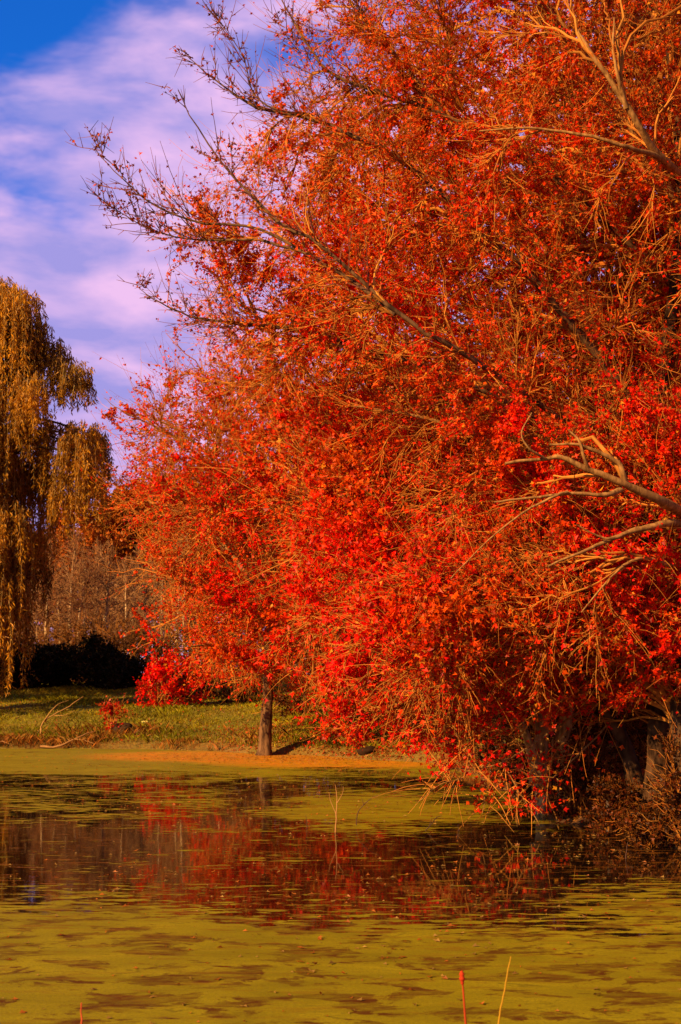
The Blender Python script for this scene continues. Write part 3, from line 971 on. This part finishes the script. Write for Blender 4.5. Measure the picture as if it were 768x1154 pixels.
tk = bush('thicket', 'tan twiggy thicket at the foot of the bare woods', 'thicket', gpt(40, 770, 79), 2.4, 1.6, 1.7, 40, 700, 1500, 0.10, tanc, M_LEAF, 'tan thickets at the foot of the bare woods', rt=0.008, cz=0.7, twc=TWIGC * 0.6)
for i in range(13):
    x = float(P(-40 + i * 36, 760, 80.0)[0])
    y = 78 + 6 * rng.random()
    if i != 2:
        dup(tk, (x, y, ground_z(x, y)), rng.random() * 6.28, 1.2 + 0.35 * rng.random(), 'tan twiggy thicket at the foot of the bare woods')
for x, y, s in [(3.6, 54, 1.9), (6.8, 51, 2.0), (9.6, 47, 1.9), (12.5, 45, 2.0)]:
    dup(tk, (x, y, ground_z(x, y)), x, s, 'tall twiggy thicket closing the woods behind the right bank', 'tall thickets behind the right bank')
for px, Y, rx, rz, lab in [(600, 39, 1.6, 2.0, 'big dark thicket far behind the twin stems'), (560, 46, 1.9, 2.1, 'big dark thicket behind the drooping bare branches'), (510, 53, 1.9, 1.8, 'big brown thicket behind the inner corner of the pond'), (655, 36, 1.6, 2.0, 'big dark thicket behind the russet bushes'), (430, 60, 2.2, 1.8, 'big brown thicket on the far bank behind the crimson boughs'), (715, 37, 2.0, 2.2, 'big dark thicket at the right behind the thickest trunk')]:
    bush('thicket', lab, 'thicket', gpt(px, 800, Y), rx, 1.4, rz, 30, 420, 4200, 0.12, brownc, M_LEAF, 'dark thickets behind the right bank', twc=TWIGC * 0.5, cz=0.75)

# ------------------------------------------------------------------ weeping willow
YW = 60.0
baseW = gpt(-22, 780, YW)
wil = thing('willow_tree', 'weeping willow with golden olive strands hanging at the left edge', 'willow tree', baseW)
clumps = [(-12, 340, 34, 26, 90), (18, 348, 28, 22, 75), (40, 384, 20, 18, 55), (-55, 360, 45, 40, 200), (18, 400, 28, 22, 80), (62, 402, 20, 12, 36), (88, 424, 15, 8, 34), (74, 418, 14, 8, 40),
          (0, 445, 40, 26, 100), (38, 442, 18, 14, 50), (-50, 460, 55, 46, 220), (96, 492, 20, 10, 46), (113, 500, 9, 7, 50), (68, 492, 24, 12, 70), (84, 506, 16, 10, 75), (28, 500, 32, 20, 110),
          (-14, 530, 36, 30, 160), (42, 545, 20, 14, 95), (10, 590, 26, 20, 110), (-30, 620, 40, 30, 170), (32, 615, 14, 12, 85), (8, 670, 20, 16, 100), (68, 545, 8, 6, 60), (100, 520, 9, 8, 60)]
mbt = MB()
Qt = spline([baseW - [0, 0, .2], P(-20, 700, YW), P(-14, 600, YW), P(-8, 500, YW), P(0, 400, YW), P(8, 345, YW)], 30)
mbt.add(*tubes(Qt[None], np.linspace(0.42, 0.05, 30)[None], 16, 0.1))
mbt.build('trunk', M_BARKDARK, wil, smooth=True)
mst, mlv = MB(), MB()
mpp = YW / FPX
for ci, (cx, cy, rx, ry, ln) in enumerate(clumps):
    dy = rng.normal() * 1.3 if ci else 0
    c = P(cx, cy, YW + dy)
    a0 = Qt[np.clip(int(29 - (cy - 320) / 420 * 26), 3, 28)]
    Ql = spline([a0, a0 * .55 + c * .45 + [0, 0, 0.7], c + [0, 0, ry * mpp * .6]], 14)
    mbl = MB()
    mbl.add(*tubes(Ql[None], np.linspace(0.09, 0.03, 14)[None], 7))
    mbl.build('limb', M_BARKDARK, wil, smooth=True)
    ns = int(26 + rx * ry * 0.13)
    u = unit(rng.normal(size=(ns, 3)))
    u[:, 2] = np.abs(u[:, 2]) * 1.1 - 0.1
    rr = rng.random((ns, 1)) ** 0.3
    ext = np.array([rx * mpp, max(rx * mpp * 1.0, 1.3), ry * mpp])
    s = c + u * rr * ext
    L = ln * mpp * (0.3 + 0.95 * rng.random(ns) ** 1.4)
    outw = unit(u * np.array([1, 1, 0]) + 1e-6)
    k = 9
    t = np.linspace(0, 1, k)[None, :, None]
    arch = 0.5 * (0.4 + rng.random((ns, 1, 1)))
    Ls = L[:, None, None]
    Q = s[:, None] + outw[:, None] * arch * (1 - np.exp(-t * 4)) * np.minimum(Ls, 2) * 0.35
    Q = Q + np.array([0, 0, 1]) * (0.35 * np.minimum(Ls, 1.5) * np.sin(np.minimum(t * 4, 1) * PI) * (t < 0.25) - Ls * np.maximum(t - 0.05, 0))
    Q = Q + np.cumsum(rng.normal(size=Q.shape) * np.array([1, 1, .3]), 1) * 0.03
    Q[..., 2] = np.maximum(Q[..., 2], baseW[2] + 0.3 + rng.random((ns, 1)))
    V, F = tubes(Q, np.full((ns, k), 0.009), 3)
    mst.add(V, F, twigcol(Q, np.array([0.30, 0.15, 0.03]), 3))
    nl = int(ns * (18 + ln * 0.46))
    pl, dd = on_paths(Q, nl, L, 0.0)
    pl = pl + rng.normal(size=pl.shape) * 0.05
    q = np.clip(0.5 + 0.3 * snoise(pl, 1.4, 50) + 0.2 * rng.normal(size=nl), 0, 1)[:, None]
    col = np.array([0.09, 0.032, 0.002]) * (1 - q) + np.array([0.60, 0.205, 0.004]) * q
    leaves(mlv, pl, 0.15 + 0.12 * rng.random(nl), col * (0.7 + 0.5 * rng.random((nl, 1))), False, np.array([0, 0, -1.0]), 0.55, narrow='willow')
mst.build('hanging_strand_mass', M_TWIG, wil)
mlv.build('crown', M_WILLOW, wil)


# ------------------------------------------------------------------ bare woods beyond the bank
def bare_proto(h, seed, label, loc):
    global rng
    rng = np.random.default_rng(seed)
    root = thing('bare_tree', label, 'bare tree', (0, 0, 0), 'bare trees beyond the bank')
    k = 24
    t = np.linspace(0, 1, k)
    Q = np.stack([0.25 * np.sin(t * 3 + seed) * t, 0.2 * np.cos(t * 4 + seed) * t, t * h * 0.85], -1)
    Q[:, :2] += np.cumsum(rng.normal(size=(k, 2)), 0) * 0.02
    R = 0.12 * (1 - t) + 0.022
    mbt = MB()
    mbt.add(*tubes(Q[None], R[None], 8, 0.05))
    mbt.build('trunk', M_BARE, root, smooth=True)
    sk = Skel()
    sk.add(Q[None, 6:], R[None, 6:])

    def pts(n):
        zz = 0.22 + 0.8 * rng.random(n) ** 0.8
        rad = 1.7 * np.sin(np.clip(zz, 0, 1) * PI) ** 0.6 * np.sqrt(rng.random(n))
        an = rng.random(n) * 2 * PI
        return np.stack([rad * np.cos(an), rad * np.sin(an), zz * h], -1)
    mt = MB()
    for n, kk, rk, s in ((26, 9, 0.012, 5), (150, 7, 0.008, 4), (900, 5, 0.006, 3)):
        Qb, Rb = sk.grow(pts(n), kk, 1.3, rk, 0.008, 0.0, 0.05)
        V, F = tubes(Qb, Rb, s)
        mt.add(V, F, twigcol(Qb, np.array([0.30, 0.115, 0.03]), s))
    mt.build('crown', M_TWIG, root)
    return root


M_BARE = bark_material('pale_bark', (0.34, 0.16, 0.05), (0.66, 0.37, 0.13), (0.52, 0.27, 0.09), 12)
_keep = rng
protos = [bare_proto(9.5, 3, 'thin bare tree with tan twigs behind the dark bushes', 0), bare_proto(11, 4, 'taller bare tree with a pale straight stem behind the dark bushes', 0), bare_proto(8.3, 5, 'short bushy bare tree behind the dark bushes', 0)]
rng = np.random.default_rng(77)
labs = ['thin bare tan tree in the woods behind the dark bushes', 'tall bare tree with pale straight stem in the woods behind', 'short bare tree with dense twigs in the woods behind']
for i in range(34):
    px = -10 + 290 * ((i + 0.5) / 34) + rng.normal() * 3
    Y = 80 + 24 * rng.random()
    k = i % 3
    x = float(P(px, 760, Y)[0])
    loc = (x, Y, float(ground_z(x, Y)) - 0.1)
    s = 0.74 + 0.22 * rng.random()
    if i < 3:
        protos[k].location = loc
        protos[k].scale = (s, s, s)
        protos[k]['label'] = labs[k]
    else:
        dup(protos[k], loc, rng.random() * 6.28, s, labs[k])

# far tree line, rusty crowns
rng = np.random.default_rng(5)
far0 = thing('distant_tree', 'rusty orange tree rising behind the bare woods', 'tree', (0, 0, 0), 'rusty trees behind the bare woods')
sk = Skel()
Qf = spline([(0, 0, -.3), (0.1, 0, 4), (-.1, 0.2, 9), (0, 0, 13)], 24)
mbt = MB()
mbt.add(*tubes(Qf[None], np.linspace(0.28, 0.04, 24)[None], 9))
mbt.build('trunk', M_BARKDARK, far0, smooth=True)
sk.add(Qf[None, 5:], np.linspace(0.24, 0.04, 19)[None])


def fpts(n):
    d = unit(rng.normal(size=(n, 3))) * rng.random((n, 1)) ** 0.4
    return d * np.array([4.3, 4.3, 5.6]) * (1 + 0.2 * snoise(d, 4, 2)[:, None]) + np.array([0, 0, 8.6])


mt, ml = MB(), MB()
for n, kk, s in ((60, 9, 5), (400, 6, 4), (2600, 5, 3)):
    Qb, Rb = sk.grow(fpts(n), kk, 0.9, 0.012, 0.010, 0.03, 0.06)
    V, F = tubes(Qb, Rb, s)
    mt.add(V, F, twigcol(Qb, TWIGC * 0.8, s))
mt.build('branchwork', M_TWIG, far0)
L, D = on_paths(Qb, 14000, np.exp(snoise(Qb[:, -1], 1.2, 4)), 0.1)
qq = rng.random((len(L), 1))
leaves(ml, L, 0.2 + 0.12 * rng.random(len(L)), (np.array([0.55, 0.085, 0.004]) * qq + np.array([0.36, 0.12, 0.008]) * (1 - qq)) * (0.6 + 0.7 * rng.random((len(L), 1))), False, D, 0.3)
ml.build('crown', M_LEAF, far0)
for i, px in enumerate([20, 70, 112, 150, 190, 235, 285, -40, 340, 400, 470, 530, 590, 650]):
    Y = 118 + 16 * rng.random()
    x = float(P(px, 760, Y)[0])
    loc = (x, Y, float(ground_z(x, Y)))
    s = 1.28 + 0.2 * rng.random() if px > 90 else 1.0
    if i == 0:
        far0.location = loc
        far0.scale = (s, s, s)
    else:
        dup(far0, loc, rng.random() * 6.28, s, 'rusty orange tree rising behind the bare woods')


# ------------------------------------------------------------------ grass and leaf litter
def blades(mb, p, h, cols, lean=0.35, w=0.012):
    n = len(p)
    az = rng.random(n) * 2 * PI
    sd = np.stack([np.cos(az), np.sin(az), 0 * az], -1)
    ln = np.stack([rng.normal(size=n), rng.normal(size=n), 0 * az], -1) * lean * h[:, None]
    up = np.array([0, 0, 1.0]) * h[:, None]
    V = np.stack([p - sd * w, p + sd * w, p + up * 0.6 + ln * 0.4 + sd * w * 0.6, p + up + ln], 1)
    mb.add(V.reshape(-1, 3), np.arange(n * 4).reshape(-1, 4), np.repeat(cols, 4, axis=0))


def scatter(n, x0, x1, y0, y1, dmin, dmax):
    q = np.stack([x0 + (x1 - x0) * rng.random(n), y0 + (y1 - y0) * rng.random(n)], -1)
    d = land(q[:, 0], q[:, 1])
    q = q[(d > dmin) & (d < dmax)]
    return np.concatenate([q, ground_z(q[:, 0], q[:, 1])[:, None]], 1)


rng = np.random.default_rng(9)
mb = MB()
p = scatter(90000, -24, 4, 47, 74, 0.5, 40)
q = np.clip(0.5 + 0.4 * snoise(p, 0.8, 61) + 0.2 * rng.normal(size=len(p)), 0, 1)[:, None]
blades(mb, p, (0.05 + 0.11 * rng.random(len(p))) * np.clip(1 + 0.6 * snoise(p, 1.1, 62), 0.5, 2.2), (np.array([0.20, 0.155, 0.002]) * q + np.array([0.36, 0.20, 0.005]) * (1 - q)) * (0.45 + 0.8 * rng.random((len(p), 1))) * np.clip(0.85 + 0.35 * snoise(p, 2.4, 63), 0.4, 1.3)[:, None], 0.6, 0.016)
o = mb.build('grass', M_GRASS)
o['kind'] = 'stuff'
o['label'] = 'short olive grass on the far bank'
mb = MB()
p = scatter(150000, -24, 3, 46, 60, -0.05, 2.6)
dd = land(p[:, 0], p[:, 1])
left = np.clip((-p[:, 0] - 3) / 5, 0.12, 1)
p = p[(rng.random(len(p)) < left * np.exp(-np.abs(dd - 0.7) * 1.1))]
hc = np.clip(0.55 + 0.5 * snoise(p, 1.6, 71), 0.15, 1.2)
blades(mb, p, (0.10 + 0.38 * rng.random(len(p))) * hc, np.where(rng.random((len(p), 1)) < 0.55, np.array([0.36, 0.095, 0.008]), np.array([0.22, 0.085, 0.008])) * (0.35 + 0.9 * rng.random((len(p), 1))), 0.55, 0.009)
o = mb.build('dry_grass', M_GRASS)
o['kind'] = 'stuff'
o['label'] = 'rust coloured dry grass fringing the far shore'
mb = MB()
p1 = scatter(60000, 3, 11, 20, 44, 0.0, 6)
p2 = scatter(26000, -8, 4, 42, 56, 0.0, 5)
p2 = p2[rng.random(len(p2)) < np.clip((p2[:, 0] + 6) / 6, 0.05, 1)]
p3 = scatter(16000, -22, 2, 50, 70, 0.3, 15)
p = np.concatenate([p1[::2], p2, p3[::4]])
p[:, 2] += 0.02
leaves(mb, p, 0.07 + 0.05 * rng.random(len(p)), rustc(p) * 1.1, True)
o = mb.build('fallen_leaves', M_LEAF)
o['kind'] = 'stuff'
o['label'] = 'fallen russet leaves covering the banks'
# leaves afloat: a carpet along the far shore and loose ones further out
mb = MB()
qs = []
for n, cx, cy, sx, sy in [(2600, 380, 855, 130, 3.5), (900, 230, 852, 110, 3), (700, 220, 908, 190, 14), (600, 380, 985, 240, 30), (260, 500, 1080, 260, 45), (500, 180, 870, 150, 10), (160, 680, 950, 70, 10), (250, 100, 870, 150, 8), (200, 620, 918, 60, 8)]:
    q = on_level(cx + sx * rng.normal(size=n), np.clip(cy + sy * rng.normal(size=n), 846, 1160))
    qs.append(q)
q = np.concatenate(qs)
q = q[land(q[:, 0], q[:, 1]) < 0.1]
q[:, 2] = 0.008
n = len(q)
az = rng.random(n) * 2 * PI
ax = np.stack([np.cos(az), np.sin(az), 0 * az], -1)
leaves(mb, q, 0.035 + 0.06 * rng.random(n) ** 2, np.where(rng.random((n, 1)) < 0.5, np.array([0.5, 0.12, 0.012]), np.array([0.42, 0.19, 0.03])) * (0.5 + 0.7 * rng.random((n, 1))), True, ax, 0.85, updown=0.0)
mbv = mb.v[0]
mbv[:, 2] = 0.006 + np.abs(mbv[:, 2] - 0.008) * 0.6
o = mb.build('floating_leaves', M_LEAF)
o['kind'] = 'stuff'
o['label'] = 'loose autumn leaves floating on the pond'


# ------------------------------------------------------------------ fallen branches, stump, stones, stems
def branch_thing(name, label, cat, paths, col, mat=M_STEM, sides=6, group=None):
    mb = MB()
    for pts, r0, r1 in paths:
        k = 18
        Q = spline(pts, k)
        Q[1:-1] += rng.normal(size=(k - 2, 3)) * r0 * 0.25
        V, F = tubes(Q[None], np.linspace(r0, r1, k)[None], sides)
        mb.add(V, F, np.asarray(col))
    return tag(mb.build(name, mat, smooth=True, loc=np.asarray(paths[0][0][0])), label, cat, group)


def bank(px, py, Y, lift=0.0):
    q = gpt(px, py, Y)
    q[2] = max(P(px, py, Y)[2], q[2] + lift)
    return q


YB = 54.6
branch_thing('fallen_branch', 'pale forked dead branch propped up on the grassy bank', 'branch',
             [([bank(46, 832, YB), bank(48, 815, YB), bank(60, 806, YB + .2), bank(78, 796, YB + .4), bank(94, 785, YB + .6)], 0.036, 0.012),
              ([bank(50, 812, YB), bank(64, 795, YB + .5), bank(78, 789, YB + .9)], 0.026, 0.009),
              ([bank(60, 806, YB + .2), bank(72, 806, YB + .1), bank(84, 801, YB + .1)], 0.016, 0.006)], (0.36, 0.15, 0.03))
branch_thing('fallen_branch', 'long thin dead branch lying low in the dry shore grass', 'branch',
             [([bank(46, 841, 53.2, .1), bank(66, 841, 53.2, .12), bank(84, 833, 53.4, .2), bank(100, 826, 53.8, .3), bank(108, 824, 54, .3)], 0.05, 0.018),
              ([bank(84, 833, 53.4, .2), bank(94, 834, 53.3, .15), bank(106, 838, 53.2, .1)], 0.022, 0.01)], (0.32, 0.13, 0.03))
branch_thing('fallen_branch', 'short bent dead twig sticking out of dry grass at the left edge', 'branch',
             [([bank(-6, 838, 53.3, .1), bank(4, 836, 53.3, .2), bank(14, 842, 53.2, .05)], 0.03, 0.012)], (0.30, 0.12, 0.03))


def lump(name, label, cat, c, r, col, seed, mat):
    u, v = np.meshgrid(np.linspace(0, 2 * PI, 25)[:-1], np.linspace(0.02, PI - 0.02, 14))
    d = np.stack([np.cos(u) * np.sin(v), np.sin(u) * np.sin(v), np.cos(v)], -1)
    V = np.asarray(c) + d * np.asarray(r) * (1 + 0.22 * snoise(d, 2.6, seed) + 0.07 * snoise(d, 9, seed + 1))[..., None]
    i = np.arange(u.size).reshape(u.shape)
    F = np.stack([i[:-1], np.roll(i[:-1], -1, 1), np.roll(i[1:], -1, 1), i[1:]], -1)
    mb = MB()
    mb.add(V, F, np.asarray(col))
    return tag(mb.build(name, mat, smooth=True, loc=np.asarray(c)), label, cat)


st = bank(138, 829, 55)
stump = lump('stump', 'low dark rotten stump on the grass beside the small red sapling', 'stump', st + [0, 0, .12], (0.46, 0.36, 0.26), (0.045, 0.018, 0.005), 4, M_STEM)
s2 = bank(414, 852, 47.0)
lump('stone', 'dark lump standing in for a dark opening at the shore right of the lone far trunk', 'stone', s2 + [0, 0, .05], (0.30, 0.22, 0.15), (0.035, 0.013, 0.004), 8, M_STEM)  # dark lump added to stand for a dark opening in the shore
s3 = bank(164, 815, 56.5)
lump('stone', 'small flat yellowish stone on the grass under the scarlet shrub', 'stone', s3 + [0, 0, .04], (0.16, 0.14, 0.05), (0.55, 0.38, 0.06), 9, M_STEM)


def stems(label, px, py, paths, col, group):
    c = on_level(px, py)
    mp = c[1] / FPX
    out = []
    for pts, r0, r1 in paths:
        out.append(([c + np.array([a * mp, b_ * mp * 0.3, -h * mp]) for a, h, b_ in pts], r0, r1))
    return branch_thing('dead_stem', label, 'dead stem', out, col, group=group, sides=5)


# (across, down negative = up, depth) in picture units
stems('forked dead stem standing in the duckweed, tallest of the pond stems', 378, 938, [([(0, 6, 0), (1, -18, 0), (2, -36, 2), (0, -52, 3)], 0.012, 0.004), ([(1, -20, 0), (-5, -34, 2), (-7, -44, 0)], 0.007, 0.003), ([(2, -32, 0), (8, -42, 0), (9, -50, 1)], 0.006, 0.003)], (0.42, 0.16, 0.04), 'dead stems standing in the pond')
stems('curved dark dead stem leaning right out of the duckweed', 402, 930, [([(0, 6, 0), (1, -12, 0), (8, -22, 2), (18, -30, 3), (26, -33, 3)], 0.010, 0.004), ([(8, -22, 0), (6, -30, 0)], 0.005, 0.003)], (0.08, 0.03, 0.015), 'dead stems standing in the pond')
stems('short dark hooked twig poking from water below the drooping branches', 484, 936, [([(-8, 4, 0), (0, -4, 0), (8, -14, 0), (14, -16, 1)], 0.010, 0.005), ([(0, -4, 0), (3, -14, 0)], 0.006, 0.003)], (0.06, 0.025, 0.012), 'dead stems standing in the pond')
stems('small upright twig alone in open water at the right', 705, 968, [([(0, 6, 0), (1, -6, 0), (3, -18, 1)], 0.008, 0.004)], (0.10, 0.04, 0.02), 'dead stems standing in the pond')
stems('tiny dark twig left of the tallest pond stem', 346, 934, [([(0, 4, 0), (0, -6, 0), (-1, -15, 0)], 0.007, 0.003), ([(0, -2, 0), (4, -5, 0)], 0.005, 0.003)], (0.08, 0.03, 0.015), 'dead stems standing in the pond')

# stalks on the near bank, close to the camera
Yn = 8.0
seed = thing('seed_stalk', 'red stalk with a bud like seed head rising at the bottom of the picture', 'plant', P(524, 1290, Yn))
mb = MB()
Q = spline(path_px([(524, 1290, Yn), (526, 1180, Yn), (524, 1140, Yn), (521, 1100, Yn)]), 24)
mb.add(*tubes(Q[None], np.linspace(0.008, 0.005, 24)[None], 7), (0.34, 0.035, 0.006))
mb.build('stem', M_STEM, seed, smooth=True)
mb = MB()
Q = spline(path_px([(521.5, 1110, Yn), (521, 1102, Yn), (520.5, 1094, Yn)]), 12)
mb.add(*tubes(Q[None], (0.004 + 0.011 * np.sin(np.linspace(0.1, PI - .3, 12)) * (1 + .3 * np.sin(np.linspace(0, 18, 12))))[None], 9), (0.40, 0.030, 0.005))
mb.build('seed_head', M_STEM, seed, smooth=True)
branch_thing('grass_stalk', 'thin yellow grass blade leaning right at the bottom of the picture', 'plant',
             [([P(548, 1300, Yn), P(560, 1170, Yn), P(568, 1120, Yn), P(576, 1078, Yn)], 0.007, 0.0025)], (0.45, 0.19, 0.01))
branch_thing('grass_stalk', 'short red stalk tip at the bottom left of the picture', 'plant',
             [([P(96, 1290, Yn), P(93, 1180, Yn), P(92, 1130, Yn)], 0.008, 0.004)], (0.45, 0.06, 0.015))
bush('near_weed', 'brown dead weed head at the bottom right corner', 'plant', P(782, 1300, 7.4), 0.10, 0.10, 0.36, 7, 40, 120, 0.03, rustc, M_LEAF, rt=0.003, cz=1.0)

# ------------------------------------------------------------------ sun and sky
SUN_EL = math.radians(27)
sx, sy = -0.76, -0.65                      # towards the sun: left, a little behind the camera
az = math.atan2(sx, sy)
sun = bpy.data.lights.new('sun', 'SUN')
sun.energy = 5.0
sun.angle = math.radians(0.5)
sun.color = (1.0, 0.78, 0.46)
so = bpy.data.objects.new('sun', sun)
COL.objects.link(so)
import mathutils
dirv = mathutils.Vector((sx * math.cos(SUN_EL), sy * math.cos(SUN_EL), math.sin(SUN_EL)))
so.rotation_euler = dirv.to_track_quat('Z', 'Y').to_euler()
so.location = (-20, -10, 30)

w = bpy.data.worlds.new('World')
scene.world = w
w.use_nodes = True
nt = w.node_tree
nt.nodes.clear()
out = nt.nodes.new('ShaderNodeOutputWorld')
bg = nt.nodes.new('ShaderNodeBackground')
sky = nt.nodes.new('ShaderNodeTexSky')
sky.sky_type = 'NISHITA'
sky.sun_disc = False
sky.sun_elevation = SUN_EL
sky.sun_rotation = az
tc = nt.nodes.new('ShaderNodeTexCoord')
sp = nt.nodes.new('ShaderNodeSeparateXYZ')
nt.links.new(tc.outputs['Generated'], sp.inputs[0])


def wnoise(scale, detail, rough, sc=(1, 1, 1), dist=0.0, off=(0, 0, 0)):
    mp = nt.nodes.new('ShaderNodeMapping')
    mp.inputs['Scale'].default_value = sc
    mp.inputs['Location'].default_value = off
    nt.links.new(tc.outputs['Generated'], mp.inputs[0])
    t = N(nt, 'ShaderNodeTexNoise', i_Scale=scale, i_Detail=detail, i_Roughness=rough)
    t.inputs['Distortion'].default_value = dist
    nt.links.new(mp.outputs[0], t.inputs[0])
    return t.outputs[0]


c1 = wnoise(6.0, 5.0, 0.55, (1, 1, 2.2), 0.2, (0.9, 0.4, 0.15))
c2 = wnoise(11.0, 5.0, 0.5, (1, 1, 2.8), 0.2, (1.3, 0, 0.55))
gradv = math_(nt, 'ADD', math_(nt, 'MULTIPLY', math_(nt, 'SUBTRACT', 0.378, sp.outputs[2]), 6.5), math_(nt, 'MULTIPLY', math_(nt, 'ADD', sp.outputs[0], 0.16), 3.2))
cf = math_(nt, 'ADD', math_(nt, 'MULTIPLY', math_(nt, 'SUBTRACT', c1, 0.5), 3.4), math_(nt, 'SUBTRACT', gradv, 0.15))
cloud = ramp(nt, math_(nt, 'ADD', cf, 0.5), [(0.0, 0.0), (0.9, 1.0)], 'EASE')
blue = N(nt, 'ShaderNodeMix', data_type='RGBA', blend_type='MULTIPLY')
blue.inputs[0].default_value = 1.0
nt.links.new(sky.outputs[0], blue.inputs[6])
blue.inputs[7].default_value = (0.04, 0.35, 1.0, 1)
ccol = mixc(nt, ramp(nt, c2, [(0.36, 0.0), (0.64, 1.0)]), (1.85, 1.65, 3.9), (4.4, 2.75, 4.5))
final = mixc(nt, cloud, blue.outputs[2], ccol)
nt.links.new(final, bg.inputs[0])
bg.inputs[1].default_value = 0.1
nt.links.new(bg.outputs[0], out.inputs[0])

# ------------------------------------------------------------------ view
vs = scene.view_settings
scene.display_settings.display_device = 'sRGB'
vs.view_transform = 'Standard'
vs.look = 'None'
vs.exposure = 1.0
vs.gamma = 1.0
vs.use_curve_mapping = False
scene.cycles.max_bounces = 6
scene.cycles.diffuse_bounces = 3
scene.cycles.transmission_bounces = 3
